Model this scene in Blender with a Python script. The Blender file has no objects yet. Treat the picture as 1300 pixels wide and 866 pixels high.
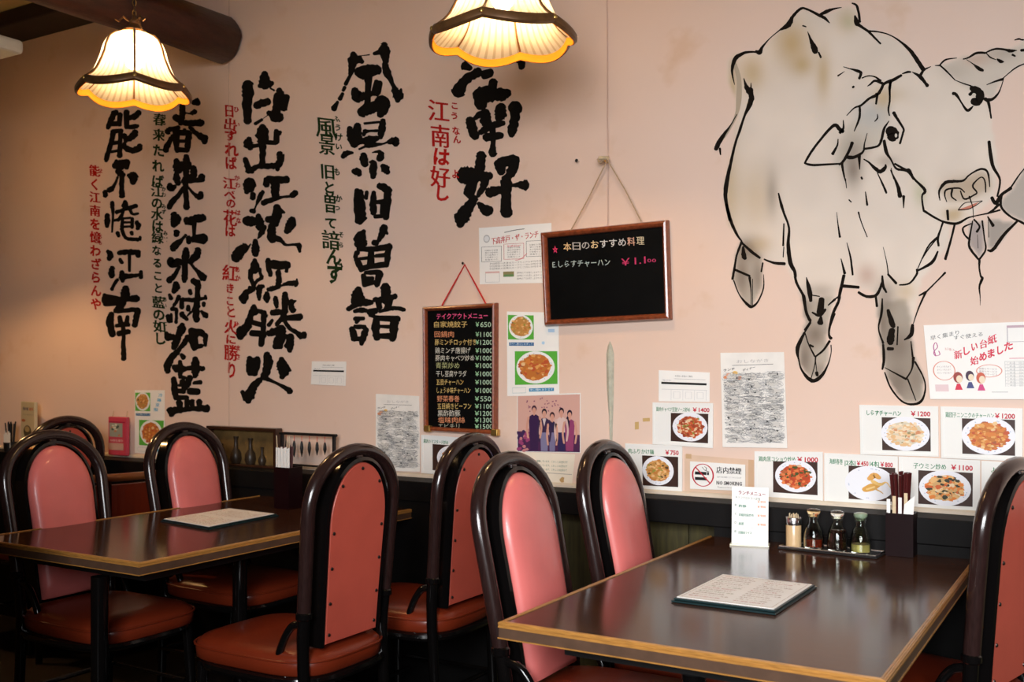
import bpy, bmesh, math, random
from mathutils import Vector, Matrix
import numpy as np

# ------------------------------------------------------------------ camera
SC = bpy.context.scene
COL = SC.collection
F, YAW, HOR, EYE, WALL = 1290.0, math.radians(31), 466.0, 1.22, 3.12   # focal length in px, turn to the left, horizon row, eye height, wall distance
cam_d = bpy.data.cameras.new('camera')
cam = bpy.data.objects.new('camera', cam_d)
COL.objects.link(cam)
cam_d.sensor_width = 36.0
cam_d.lens = 36.0 * F / 1300.0
cam_d.shift_y = (HOR - 433.0) / 1300.0
cam_d.clip_start = 0.05
cam.location = (0, 0, EYE)
cam.rotation_euler = (math.pi / 2, 0, YAW)
SC.camera = cam
cam_d.dof.use_dof = True
cam_d.dof.focus_distance = 2.9
cam_d.dof.aperture_fstop = 5.6

# ------------------------------------------------------------------ world, light, exposure
SC.view_settings.view_transform = 'Standard'
SC.view_settings.look = 'None'
SC.view_settings.gamma = 1.0
SC.view_settings.use_curve_mapping = False
SC.view_settings.exposure = 0.0
world = bpy.data.worlds.new('world')
SC.world = world
world.use_nodes = True
bg = world.node_tree.nodes['Background']
bg.inputs[0].default_value = (0.62, 0.75, 1.0, 1)
bg.inputs[1].default_value = 0.6

def area(name, loc, rot, sx, sy, power, col):
    l = bpy.data.lights.new(name, 'AREA')
    l.shape = 'RECTANGLE'; l.size = sx; l.size_y = sy
    l.energy = power; l.color = col; l.spread = math.radians(100)
    o = bpy.data.objects.new(name, l); COL.objects.link(o)
    o.location = loc; o.rotation_euler = rot
    return o
# daylight coming through the two street windows behind the photographer
WINS = [(-0.55, 0.55, 1.05, 2.45), (0.75, 1.85, 1.05, 2.45)]
FRONT = -1.35
area('window_daylight', (0.0, FRONT - 0.10, 1.85), (math.radians(62), 0, math.radians(16)), 1.1, 1.4, 62, (0.97, 0.98, 1.0))
area('window_daylight', (1.3, FRONT - 0.10, 1.75), (math.radians(63), 0, math.radians(12)), 1.1, 1.4, 56, (0.97, 0.98, 1.0))
BULB_STRENGTH = 250.0

# ------------------------------------------------------------------ helpers
S_, C_ = math.sin(YAW), math.cos(YAW)
def ray(px, py):
    u = (px - 650.0) / F
    return Vector((-S_ + u * C_, C_ + u * S_, (HOR - py) / F))
def W(px, py, off=0.0):            # point of the back wall (or of a plane off metres in front of it)
    d = ray(px, py); t = (WALL - off) / d.y
    return Vector((d.x * t, WALL - off, EYE + d.z * t))
def P(px, py, z):                  # point of a horizontal plane
    d = ray(px, py); t = (z - EYE) / d.z
    return Vector((d.x * t, d.y * t, z))

def lin(c):
    return tuple((x / 12.92 if x <= 0.04045 else ((x + 0.055) / 1.055) ** 2.4) for x in [v / 255.0 for v in c])

def mat(name, col, rough=0.5, metal=0.0, coat=0.0, noise=0.0, nscale=20, bump=0.0, bscale=60, spec=0.5, trans=0.0, ior=1.45, stretch=(1, 1, 1), attr=False, sheen=0.0):
    m = bpy.data.materials.new(name); m.use_nodes = True
    nt = m.node_tree; b = nt.nodes['Principled BSDF']
    b.inputs['Base Color'].default_value = (*col, 1)
    b.inputs['Roughness'].default_value = rough
    b.inputs['Metallic'].default_value = metal
    b.inputs['Coat Weight'].default_value = coat
    b.inputs['Coat Roughness'].default_value = 0.08
    b.inputs['Specular IOR Level'].default_value = spec
    b.inputs['Transmission Weight'].default_value = trans
    b.inputs['IOR'].default_value = ior
    if attr:
        a = nt.nodes.new('ShaderNodeAttribute'); a.attribute_name = 'Col'
        nt.links.new(a.outputs['Color'], b.inputs['Base Color'])
    if noise or bump:
        tc = nt.nodes.new('ShaderNodeTexCoord'); mp = nt.nodes.new('ShaderNodeMapping')
        mp.inputs['Scale'].default_value = stretch
        nt.links.new(tc.outputs['Object'], mp.inputs['Vector'])
    if noise:
        n = nt.nodes.new('ShaderNodeTexNoise'); n.inputs['Scale'].default_value = nscale; n.inputs['Detail'].default_value = 6
        nt.links.new(mp.outputs['Vector'], n.inputs['Vector'])
        r = nt.nodes.new('ShaderNodeMapRange'); r.inputs['From Min'].default_value = 0.3; r.inputs['From Max'].default_value = 0.7
        r.inputs['To Min'].default_value = 1 - noise; r.inputs['To Max'].default_value = 1 + noise
        nt.links.new(n.outputs['Fac'], r.inputs['Value'])
        mx = nt.nodes.new('ShaderNodeVectorMath'); mx.operation = 'SCALE'
        mx.inputs[0].default_value = col
        nt.links.new(r.outputs['Result'], mx.inputs['Scale'])
        if not attr: nt.links.new(mx.outputs['Vector'], b.inputs['Base Color'])
    if bump:
        n2 = nt.nodes.new('ShaderNodeTexNoise'); n2.inputs['Scale'].default_value = bscale; n2.inputs['Detail'].default_value = 4
        nt.links.new(mp.outputs['Vector'], n2.inputs['Vector'])
        bp = nt.nodes.new('ShaderNodeBump'); bp.inputs['Strength'].default_value = bump; bp.inputs['Distance'].default_value = 0.002
        nt.links.new(n2.outputs['Fac'], bp.inputs['Height']); nt.links.new(bp.outputs['Normal'], b.inputs['Normal'])
    return m

def tag(o, label=None, cat=None, group=None, kind=None):
    if label: o['label'] = label
    if cat: o['category'] = cat
    if group: o['group'] = group
    if kind: o['kind'] = kind
    return o
def thing(name, label, cat, loc=(0, 0, 0), rz=0.0, group=None):
    o = bpy.data.objects.new(name, None); COL.objects.link(o)
    o.empty_display_size = 0.05
    o.location = loc; o.rotation_euler = (0, 0, rz)
    return tag(o, label, cat, group)

class MB:                          # collects faces; build() links them as ONE mesh object
    def __init__(s): s.v = []; s.f = []; s.c = []
    def add(s, verts, faces, col=None):
        n = len(s.v); s.v.extend(tuple(p) for p in verts)
        for f in faces:
            s.f.append(tuple(i + n for i in f)); s.c.append(col)
        return s
    def box(s, lo, hi, col=None):
        x0, y0, z0 = lo; x1, y1, z1 = hi
        v = [(x0, y0, z0), (x1, y0, z0), (x1, y1, z0), (x0, y1, z0), (x0, y0, z1), (x1, y0, z1), (x1, y1, z1), (x0, y1, z1)]
        return s.add(v, [(0, 3, 2, 1), (4, 5, 6, 7), (0, 1, 5, 4), (1, 2, 6, 5), (2, 3, 7, 6), (3, 0, 4, 7)], col)
    def bbox(s, lo, hi, bev=0.004, seg=2):      # bevelled box
        bm = bmesh.new(); bmesh.ops.create_cube(bm, size=1.0)
        for v in bm.verts:
            v.co = Vector([(lo[i] + hi[i]) / 2 + v.co[i] * (hi[i] - lo[i]) for i in range(3)])
        bmesh.ops.bevel(bm, geom=bm.edges[:], offset=bev, segments=seg, affect='EDGES', profile=0.5)
        bm.verts.index_update()
        s.add([v.co.copy() for v in bm.verts], [[v.index for v in f.verts] for f in bm.faces]); bm.free(); return s
    def tube(s, pts, r, n=10, closed=False, caps=True, up=None, col=None):
        pts = [Vector(p) for p in pts]; N = len(pts)
        rr = r if isinstance(r, (list, tuple)) else [r] * N
        T = []
        for i in range(N):
            a = pts[(i - 1) % N] if (closed or i > 0) else pts[i]
            b = pts[(i + 1) % N] if (closed or i < N - 1) else pts[i]
            T.append((b - a).normalized())
        nrm = T[0].orthogonal().normalized()
        if up is not None:
            nrm = (Vector(up) - T[0] * T[0].dot(Vector(up))).normalized()
        vs = []; base = 0
        for i in range(N):
            nrm = (nrm - T[i] * T[i].dot(nrm)).normalized()
            bn = T[i].cross(nrm)
            for k in range(n):
                a = 2 * math.pi * k / n
                vs.append(pts[i] + (nrm * math.cos(a) + bn * math.sin(a)) * rr[i])
        fs = []
        for i in range(N if closed else N - 1):
            j = (i + 1) % N
            for k in range(n):
                l = (k + 1) % n
                fs.append((i * n + k, i * n + l, j * n + l, j * n + k))
        if caps and not closed:
            fs.append(tuple(range(n - 1, -1, -1))); fs.append(tuple((N - 1) * n + k for k in range(n)))
        return s.add(vs, fs, col)
    def lathe(s, prof, n=24, c=(0, 0, 0), col=None, caps=True):
        vs = []; fs = []
        for (r, z) in prof:
            for k in range(n):
                a = 2 * math.pi * k / n
                vs.append((c[0] + r * math.cos(a), c[1] + r * math.sin(a), c[2] + z))
        for i in range(len(prof) - 1):
            for k in range(n):
                l = (k + 1) % n
                fs.append((i * n + k, i * n + l, (i + 1) * n + l, (i + 1) * n + k))
        if caps:
            fs.append(tuple(range(n - 1, -1, -1))); fs.append(tuple((len(prof) - 1) * n + k for k in range(n)))
        return s.add(vs, fs, col)
    def build(s, name, m=None, parent=None, smooth=False, loc=None, angle=40):
        me = bpy.data.meshes.new(name); me.from_pydata([tuple(v) for v in s.v], [], s.f)
        if any(c is not None for c in s.c):
            ca = me.color_attributes.new('Col', 'FLOAT_COLOR', 'CORNER')
            data = []
            for p, c in zip(me.polygons, s.c):
                data.extend([*(c or (0.5, 0.5, 0.5)), 1.0] * p.loop_total)
            ca.data.foreach_set('color', data)
        if m: me.materials.append(m)
        if smooth:
            me.polygons.foreach_set('use_smooth', [True] * len(me.polygons))
            me.set_sharp_from_angle(angle=math.radians(angle))
        me.update()
        o = bpy.data.objects.new(name, me); COL.objects.link(o)
        if parent: o.parent = parent
        if loc is not None: o.location = loc
        return o

def struct(mb, name, m, smooth=False): 
    o = mb.build(name, m, smooth=smooth); o['kind'] = 'structure'; return o
def origin(o):                     # put the origin of a mesh built in world coordinates at its base
    vs = [v.co for v in o.data.vertices]
    c = Vector(((min(v.x for v in vs) + max(v.x for v in vs)) / 2, (min(v.y for v in vs) + max(v.y for v in vs)) / 2, min(v.z for v in vs)))
    o.data.transform(Matrix.Translation(-c)); o.location = c
    return c
def copy_tree(o, parent=None):
    c = o.copy(); COL.objects.link(c)
    if parent: c.parent = parent
    for ch in [x for x in KIDS.get(o.name, [])]:
        copy_tree(ch, c)
    return c
KIDS = {}
def index_kids(root):
    for ch in root.children:
        KIDS.setdefault(root.name, []).append(ch); index_kids(ch)

def smooth_path(pts, k=6):
    if len(pts) < 3: return pts
    out = []
    n = len(pts)
    for i in range(n - 1):
        p0 = pts[max(i - 1, 0)]; p1 = pts[i]; p2 = pts[i + 1]; p3 = pts[min(i + 2, n - 1)]
        for j in range(k):
            t = j / k
            out.append(tuple(0.5 * ((2 * b) + (-a + c) * t + (2 * a - 5 * b + 4 * c - d) * t * t + (-a + 3 * b - 3 * c + d) * t ** 3)
                             for a, b, c, d in zip(p0, p1, p2, p3)))
    out.append(pts[-1])
    return out

# ------------------------------------------------------------------ flat print drawn on sheets
_txt = {}
def glyphs(body, bold=0.0):
    key = (body, bold)
    if key not in _txt:
        cu = bpy.data.curves.new('text_source', 'FONT'); cu.body = body; cu.resolution_u = 1 if len(body) > 6 else 2; cu.offset = bold
        o = bpy.data.objects.new('text_source', cu); COL.objects.link(o)
        me = bpy.data.meshes.new_from_object(o.evaluated_get(bpy.context.evaluated_depsgraph_get()))
        v = [(p.co.x, p.co.y) for p in me.vertices]; f = [tuple(p.vertices) for p in me.polygons]
        bpy.data.objects.remove(o); bpy.data.curves.remove(cu); bpy.data.meshes.remove(me)
        _txt[key] = (v, f)
    return _txt[key]
class Ink:                         # 2-D drawing mapped to 3-D by a mapper (u, v) -> point; v grows downward
    STEP = 1.6e-6                  # every later shape lies a hair above the earlier ones, as ink over ink
    def __init__(s, mapper, nrm=(0, -1, 0), mb=None): s.base = mapper; s.nrm = Vector(nrm); s.mb = mb or MB(); s.k = 0
    def m(s, u, v): return s.base(u, v) + s.nrm * (s.k * Ink.STEP)
    def poly(s, pts, col):
        s.k += 1
        s.mb.add([s.m(*p) for p in pts], [tuple(range(len(pts)))], col)
    def rect(s, x0, y0, x1, y1, col): s.poly([(x0, y0), (x0, y1), (x1, y1), (x1, y0)], col)
    def ell(s, cx, cy, rx, ry, col, n=28, jit=0.0, rnd=None):
        p = []
        for k in range(n):
            a = -2 * math.pi * k / n; j = 1 + (rnd.uniform(-jit, jit) if jit else 0)
            p.append((cx + rx * j * math.cos(a), cy + ry * j * math.sin(a)))
        s.poly(p, col)
    def ring(s, cx, cy, rx, ry, w, col, n=36):
        v = []; f = []; s.k += 1
        for k in range(n):
            a = 2 * math.pi * k / n
            v += [s.m(cx + rx * math.cos(a), cy + ry * math.sin(a)), s.m(cx + (rx - w) * math.cos(a), cy + (ry - w) * math.sin(a))]
        for k in range(n):
            j = (k + 1) % n; f.append((2 * k, 2 * k + 1, 2 * j + 1, 2 * j))
        s.mb.add(v, f, col)
    def line(s, pts, w, col, taper=False):
        s.k += 1
        stroke(s.mb, s.m, [(x, y, w) for x, y in pts], col, cap=0.0)
    def box(s, x0, y0, x1, y1, w, col):
        s.rect(x0, y0, x1, y0 + w, col); s.rect(x0, y1 - w, x1, y1, col); s.rect(x0, y0, x0 + w, y1, col); s.rect(x1 - w, y0, x1, y1, col)
    def text(s, body, x0, y0, x1, y1, h, col, bold=0.0):   # baseline from (x0,y0) to (x1,y1), glyph height h
        kan = any(0x4e00 <= ord(q) <= 0x9fff for q in body)
        v, f = glyphs(body, 0.0 if kan else bold)
        if not v: return
        a = min(p[0] for p in v); b = max(p[0] for p in v)
        dx, dy = (x1 - x0), (y1 - y0)
        for sh in ((-bold * .8, bold * .8) if (kan and bold > 0) else (0,)):
            s.k += 1; out = []
            for (x, y) in v:
                t = (x + sh - a) / (b - a)
                out.append(s.m(x0 + dx * t, y0 + dy * t - y * h))
            s.mb.add(out, f, col)
    def build(s, name, m, parent=None):
        return s.mb.build(name, m, parent)

def stroke(mb, mapper, pts, col=None, rough=0.0, rnd=None, cap=0.45, smooth=True):
    """brush stroke through (x, y, width) points as one ribbon with rounded ends"""
    if len(pts) == 1: pts = [pts[0], (pts[0][0] + 1, pts[0][1] + 1, pts[0][2])]
    p = smooth_path(pts, 5) if smooth else pts
    q = [p[0]]
    for a in p[1:]:
        if math.hypot(a[0] - q[-1][0], a[1] - q[-1][1]) > 1e-6: q.append(a)
    p = q
    if len(p) < 2: return
    N = len(p); L = []; R = []
    def dirn(i):
        a = p[max(i - 1, 0)]; b = p[min(i + 1, N - 1)]
        dx, dy = b[0] - a[0], b[1] - a[1]; l = math.hypot(dx, dy) or 1
        return dx / l, dy / l
    row = []
    def emit(x, y, dx, dy, w):
        j1 = 1 + (rnd.uniform(-rough, rough) if rough else 0); j2 = 1 + (rnd.uniform(-rough, rough) if rough else 0)
        row.append(((x - dy * w / 2 * j1, y + dx * w / 2 * j1), (x + dy * w / 2 * j2, y - dx * w / 2 * j2)))
    dx, dy = dirn(0); w = abs(p[0][2])
    if cap:
        for t in (1.0, 0.8, 0.4): emit(p[0][0] - dx * w * cap * t, p[0][1] - dy * w * cap * t, dx, dy, w * math.sqrt(max(0.12, 1 - t * t)))
    for i in range(N):
        dx, dy = dirn(i); emit(p[i][0], p[i][1], dx, dy, max(p[i][2], 1e-4))
    w = abs(p[-1][2])
    if cap:
        for t in (0.4, 0.8, 1.0): emit(p[-1][0] + dx * w * cap * t, p[-1][1] + dy * w * cap * t, dx, dy, w * math.sqrt(max(0.12, 1 - t * t)))
    v = []
    for a, b in row: v += [mapper(*a), mapper(*b)]
    mb.add(v, [(2 * i, 2 * i + 1, 2 * i + 3, 2 * i + 2) for i in range(len(row) - 1)], col)

# ------------------------------------------------------------------ materials
M = {}
M['ink'] = mat('painted_ink', (0.5, 0.5, 0.5), 0.8, attr=True, spec=0.08)
M['print'] = mat('printed_colour', (0.5, 0.5, 0.5), 0.45, attr=True, spec=0.35)
M['chalk'] = mat('chalk_marker', (0.5, 0.5, 0.5), 0.8, attr=True, spec=0.1)
M['paper'] = mat('white_paper', (0.86, 0.84, 0.80), 0.6, noise=0.03, nscale=8)
M['paper_thin'] = mat('thin_copy_paper', (0.80, 0.77, 0.72), 0.7, noise=0.06, nscale=14, bump=0.15, bscale=14)
M['plastic_sleeve'] = mat('glossy_laminated_card', (0.84, 0.83, 0.79), 0.22, noise=0.02, nscale=10, coat=0.3)
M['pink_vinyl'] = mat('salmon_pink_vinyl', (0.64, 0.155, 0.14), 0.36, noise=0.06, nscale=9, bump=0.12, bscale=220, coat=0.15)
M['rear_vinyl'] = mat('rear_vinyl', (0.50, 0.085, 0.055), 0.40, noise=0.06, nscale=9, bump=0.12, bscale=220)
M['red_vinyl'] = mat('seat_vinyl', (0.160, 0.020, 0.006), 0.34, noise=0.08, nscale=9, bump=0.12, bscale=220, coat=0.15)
M['bentwood'] = mat('dark_brown_lacquered_tube', (0.020, 0.009, 0.008), 0.22, noise=0.25, nscale=30, coat=0.35, stretch=(6, 6, 1))
M['black_tube'] = mat('black_lacquered_metal', (0.003, 0.0025, 0.0025), 0.16, coat=0.2, spec=0.4)
M['rivet'] = mat('dark_bronze_nail', (0.05, 0.035, 0.03), 0.3, metal=0.8)
M['table'] = mat('dark_walnut_laminate', (0.045, 0.016, 0.007), 0.15, noise=0.35, nscale=7, stretch=(1, 9, 1), coat=0.0, spec=0.24)
M['gold'] = mat('golden_oak_edging', (0.34, 0.155, 0.035), 0.33, noise=0.25, nscale=40, stretch=(1, 1, 12), coat=0.3)
M['edge_brown'] = mat('brown_edge_band', (0.075, 0.04, 0.024), 0.4, noise=0.2, nscale=30)
M['black'] = mat('black_painted_wood', (0.006, 0.005, 0.005), 0.5, noise=0.3, nscale=12)
M['ledge'] = mat('black_ledge', (0.003, 0.0025, 0.0025), 0.6, noise=0.2, nscale=20, spec=0.2)
M['dark_wall'] = mat('dark_brown_wall', (0.07, 0.04, 0.025), 0.7, noise=0.15)
M['olive'] = mat('dark_olive_panelling', (0.045, 0.036, 0.008), 0.6, noise=0.35, nscale=8, stretch=(10, 1, 1.2))
M['floor'] = mat('dark_floor', (0.012, 0.008, 0.006), 0.5, noise=0.3, nscale=5)
M['ceiling'] = mat('yellowed_ceiling', (0.42, 0.33, 0.17), 0.8, noise=0.08, nscale=4)
M['beam'] = mat('stained_log', (0.034, 0.008, 0.004), 0.5, noise=0.45, nscale=9, bump=0.8, bscale=24, stretch=(4, 1, 4), coat=0.15)
M['beam_dark'] = mat('black_beam', (0.010, 0.006, 0.004), 0.6, noise=0.3, nscale=10)
M['trim'] = mat('cream_moulding', (0.66, 0.56, 0.44), 0.5, noise=0.05, nscale=30)
M['frame'] = mat('redwood_frame', (0.22, 0.050, 0.018), 0.3, noise=0.35, nscale=26, stretch=(3, 3, 3), coat=0.4)
M['board'] = mat('blackboard', (0.003, 0.003, 0.003), 0.5, noise=0.4, nscale=6, spec=0.08)
M['rope'] = mat('jute_twine', (0.45, 0.30, 0.18), 0.9, noise=0.3, nscale=300)
M['red_cord'] = mat('red_cord', (0.55, 0.01, 0.012), 0.6)
M['brass'] = mat('brass', (0.65, 0.42, 0.12), 0.3, metal=0.9)
M['brown_metal'] = mat('antique_brass_band', (0.16, 0.075, 0.028), 0.38, metal=0.35, noise=0.2, nscale=40)
M['steel'] = mat('brushed_steel', (0.62, 0.62, 0.62), 0.25, metal=1.0)
M['white'] = mat('white_plastic', (0.75, 0.77, 0.75), 0.45)
M['wood_light'] = mat('pale_wood', (0.62, 0.48, 0.30), 0.6, noise=0.1, nscale=60)
M['chopstick'] = mat('lacquered_chopstick', (0.060, 0.008, 0.008), 0.32, coat=0.3)
M['box_red'] = mat('dark_red_lacquer', (0.008, 0.0015, 0.002), 0.4, spec=0.15)
M['teal'] = mat('black_teal_cover', (0.006, 0.020, 0.022), 0.35, noise=0.1)
M['menu_wood'] = mat('cream_menu_page', (0.80, 0.70, 0.56), 0.6, noise=0.05, nscale=10)

def fabric(name, col, transp, trans, line_col=None, gain=1.0):
    m = bpy.data.materials.new(name); m.use_nodes = True; nt = m.node_tree
    nt.nodes.remove(nt.nodes['Principled BSDF']); out = nt.nodes['Material Output']
    d = nt.nodes.new('ShaderNodeBsdfDiffuse'); t = nt.nodes.new('ShaderNodeBsdfTranslucent'); tr = nt.nodes.new('ShaderNodeBsdfTransparent')
    d.inputs[0].default_value = (*col, 1); t.inputs[0].default_value = (*col, 1)
    if line_col:                                   # pleats: thin darker lines that run up the panel (attribute 'Col')
        a = nt.nodes.new('ShaderNodeAttribute'); a.attribute_name = 'Col'
        nt.links.new(a.outputs['Color'], d.inputs[0]); nt.links.new(a.outputs['Color'], t.inputs[0])
    m1 = nt.nodes.new('ShaderNodeMixShader'); m1.inputs[0].default_value = trans
    nt.links.new(d.outputs[0], m1.inputs[1]); nt.links.new(t.outputs[0], m1.inputs[2])
    m2 = nt.nodes.new('ShaderNodeMixShader'); m2.inputs[0].default_value = transp
    nt.links.new(m1.outputs[0], m2.inputs[1]); nt.links.new(tr.outputs[0], m2.inputs[2])
    nt.links.new(m2.outputs[0], out.inputs[0])
    return m
M['shade'] = fabric('pleated_cream_shade', (0.80, 0.70, 0.50), 0.10, 0.45, line_col=True)
M['lining'] = fabric('amber_shade_hem', (0.52, 0.17, 0.018), 0.0, 0.25)

def emis(name, col, s):
    m = bpy.data.materials.new(name); m.use_nodes = True; nt = m.node_tree
    b = nt.nodes['Principled BSDF']; b.inputs['Emission Color'].default_value = (*col, 1); b.inputs['Emission Strength'].default_value = s
    return m
M['bulb'] = emis('glowing_bulb', (1.0, 0.62, 0.28), BULB_STRENGTH)

def glass_mat(name, col, rough=0.02):
    m = bpy.data.materials.new(name); m.use_nodes = True; b = m.node_tree.nodes['Principled BSDF']
    b.inputs['Base Color'].default_value = (*col, 1); b.inputs['Roughness'].default_value = rough
    b.inputs['Transmission Weight'].default_value = 1.0; b.inputs['IOR'].default_value = 1.3
    return m
M['glass'] = glass_mat('bottle_glass', (0.92, 0.95, 0.88))
M['soy'] = mat('soy_sauce', (0.012, 0.004, 0.002), 0.1, coat=0.5)
M['chili'] = mat('red_oil', (0.12, 0.012, 0.004), 0.1, coat=0.5)
M['vinegar'] = mat('pale_vinegar', (0.42, 0.36, 0.12), 0.15, coat=0.4)
M['window_glass'] = glass_mat('window_pane', (1, 1, 1), 0.0)

# the plaster colour is a node group shared by the wall and by the thin washes of the mural painted on it
def wall_group():
    g = bpy.data.node_groups.new('plaster_colour', 'ShaderNodeTree')
    g.interface.new_socket(name='Color', in_out='OUTPUT', socket_type='NodeSocketColor')
    N = g.nodes; L = g.links
    go = N.new('NodeGroupOutput'); geo = N.new('ShaderNodeNewGeometry')
    n1 = N.new('ShaderNodeTexNoise'); n1.inputs['Scale'].default_value = 1.1; n1.inputs['Detail'].default_value = 3
    n2 = N.new('ShaderNodeTexNoise'); n2.inputs['Scale'].default_value = 6.0; n2.inputs['Detail'].default_value = 8
    L.new(geo.outputs['Position'], n1.inputs['Vector']); L.new(geo.outputs['Position'], n2.inputs['Vector'])
    r1 = N.new('ShaderNodeValToRGB'); r1.color_ramp.elements[0].position = 0.35; r1.color_ramp.elements[1].position = 0.65
    r1.color_ramp.elements[0].color = (0.735, 0.54, 0.435, 1); r1.color_ramp.elements[1].color = (0.755, 0.58, 0.49, 1)
    L.new(n1.outputs['Fac'], r1.inputs[0])
    r2 = N.new('ShaderNodeValToRGB'); r2.color_ramp.elements[0].position = 0.62; r2.color_ramp.elements[1].position = 0.80
    r2.color_ramp.elements[0].color = (1, 1, 1, 1); r2.color_ramp.elements[1].color = (0.90, 0.82, 0.70, 1)
    L.new(n2.outputs['Fac'], r2.inputs[0])
    mx = N.new('ShaderNodeMix'); mx.data_type = 'RGBA'; mx.blend_type = 'MULTIPLY'; mx.inputs['Factor'].default_value = 1.0
    L.new(r1.outputs['Color'], mx.inputs['A']); L.new(r2.outputs['Color'], mx.inputs['B'])
    L.new(mx.outputs['Result'], go.inputs[0])
    return g
WG = wall_group()
def wall_mat(name, wash=False):
    m = bpy.data.materials.new(name); m.use_nodes = True; nt = m.node_tree; b = nt.nodes['Principled BSDF']
    b.inputs['Roughness'].default_value = 0.85; b.inputs['Specular IOR Level'].default_value = 0.2
    g = nt.nodes.new('ShaderNodeGroup'); g.node_tree = WG
    if wash:
        a = nt.nodes.new('ShaderNodeAttribute'); a.attribute_name = 'Wash'
        mx = nt.nodes.new('ShaderNodeMix'); mx.data_type = 'RGBA'
        nt.links.new(a.outputs['Alpha'], mx.inputs['Factor']); nt.links.new(g.outputs[0], mx.inputs['A']); nt.links.new(a.outputs['Color'], mx.inputs['B'])
        nt.links.new(mx.outputs['Result'], b.inputs['Base Color'])
    else:
        nt.links.new(g.outputs[0], b.inputs['Base Color'])
    n = nt.nodes.new('ShaderNodeTexNoise'); n.inputs['Scale'].default_value = 35; n.inputs['Detail'].default_value = 5
    geo = nt.nodes.new('ShaderNodeNewGeometry'); nt.links.new(geo.outputs['Position'], n.inputs['Vector'])
    bp = nt.nodes.new('ShaderNodeBump'); bp.inputs['Strength'].default_value = 0.08; bp.inputs['Distance'].default_value = 0.002
    nt.links.new(n.outputs['Fac'], bp.inputs['Height']); nt.links.new(bp.outputs['Normal'], b.inputs['Normal'])
    return m
M['wall'] = wall_mat('pink_beige_plaster'); M['wash'] = wall_mat('mural_wash', True)

# ------------------------------------------------------------------ the room
XL, XR, CZ = -6.6, 2.6, 2.93
struct(MB().box((XL, WALL, 0.0), (XR, WALL + 0.12, CZ + 0.1)), 'wall_back', M['wall'])
struct(MB().box((XL - 0.12, FRONT, 0), (XL, WALL, CZ + 0.1)), 'wall_left', M['dark_wall'])
struct(MB().box((XR, FRONT, 0), (XR + 0.12, WALL, CZ + 0.1)), 'wall_right', M['dark_wall'])
struct(MB().box((XL - 0.12, FRONT - 0.12, -0.1), (XR + 0.12, WALL + 0.12, 0)), 'floor', M['floor'])
struct(MB().box((XL, FRONT, CZ), (XR, WALL, CZ + 0.1)), 'ceiling', M['ceiling'])
wf = MB(); y0, y1 = FRONT - 0.12, FRONT
wf.box((XL, y0, 0), (XR, y1, WINS[0][2])); wf.box((XL, y0, WINS[0][3]), (XR, y1, CZ + 0.1))
xs = [XL, WINS[0][0], WINS[0][1], WINS[1][0], WINS[1][1], XR]
for a, b in ((0, 1), (2, 3), (4, 5)): wf.box((xs[a], y0, WINS[0][2]), (xs[b], y1, WINS[0][3]))
struct(wf, 'wall_front', M['dark_wall'])
for i, (a, b, c, d) in enumerate(WINS):
    w = MB()
    for lo, hi in (((a, y0, c), (b, y1, c + 0.05)), ((a, y0, d - 0.05), (b, y1, d)), ((a, y0, c + 0.05), (a + 0.05, y1, d - 0.05)), ((b - 0.05, y0, c + 0.05), (b, y1, d - 0.05))):
        w.box(lo, hi)
    o = struct(w, 'window_%d' % (i + 1), M['black'])
# unseen low panels added to keep window light off the seats and chair legs
struct(MB().bbox((-4.8, 1.30, 0), (-2.22, 1.36, 1.00), .004), 'light_blocker_1', M['dark_wall'])
struct(MB().bbox((-1.50, 0.40, 0), (1.30, 0.46, 0.92), .004), 'light_blocker_2', M['dark_wall'])
# wainscot: separate upright boards on the lower wall, black ledge above it
rnd = random.Random(4)
wc = tag(bpy.data.objects.new('trim_1', None), kind='structure'); COL.objects.link(wc); wc.location = (0, WALL, 0)
bd = MB().box((0, -0.012, 0.08), (0.157, 0, 0.73))
me0 = bd.build('wainscot_board', M['olive'], wc)
me0.location = (-5.2, 0, 0)
for k in range(1, 45):
    c = me0.copy(); COL.objects.link(c); c.location = (-5.2 + 0.16 * k, rnd.uniform(-0.0015, 0.0015), 0)
struct(MB().box((XL, WALL - 0.03, 0), (XR, WALL, 0.08)), 'baseboard_back', M['black'])
struct(MB().bbox((XL, WALL - 0.13, 0.729), (XR, WALL, 0.803), 0.004), 'trim_2', M['ledge'])
struct(MB().box((XL, WALL - 0.125, 0), (W(655, 600).x, WALL - 0.0125, 0.7285)), 'trim_6', M['ledge'])
struct(MB().box((-1.075, WALL - 0.125, 0), (-0.25, WALL - 0.0125, 0.7285)), 'trim_7', M['ledge'])
tr = MB()                          # cream moulding along the foot of the plaster
prof = [(0.0, 0.803), (0.012, 0.803), (0.012, 0.811), (0.008, 0.815), (0.0, 0.818)]
v = [(x, WALL - d, z) for x in (XL, XR) for d, z in prof]; n = len(prof)
tr.add(v, [(i, i + 1, n + i + 1, n + i) for i in range(n - 1)] + [tuple(range(n)), tuple(range(2 * n - 1, n - 1, -1))])
struct(tr, 'trim_3', M['trim'])
# vertical wallpaper seam and the two beams
a = W(291, 300); struct(MB().box((a.x - 0.0012, WALL - 0.0012, 0.82), (a.x + 0.0012, WALL, CZ)), 'trim_4', mat('plaster_seam', (0.50, 0.36, 0.28), 0.9))
struct(MB().bbox((XL, WALL - 0.20, CZ - 0.075), (W(150, 20).x, WALL, CZ), 0.01), 'trim_5', M['beam_dark'])
# ------------------------------------------------------------------ brush calligraphy on the wall
INK = (0.006, 0.005, 0.004)
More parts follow.
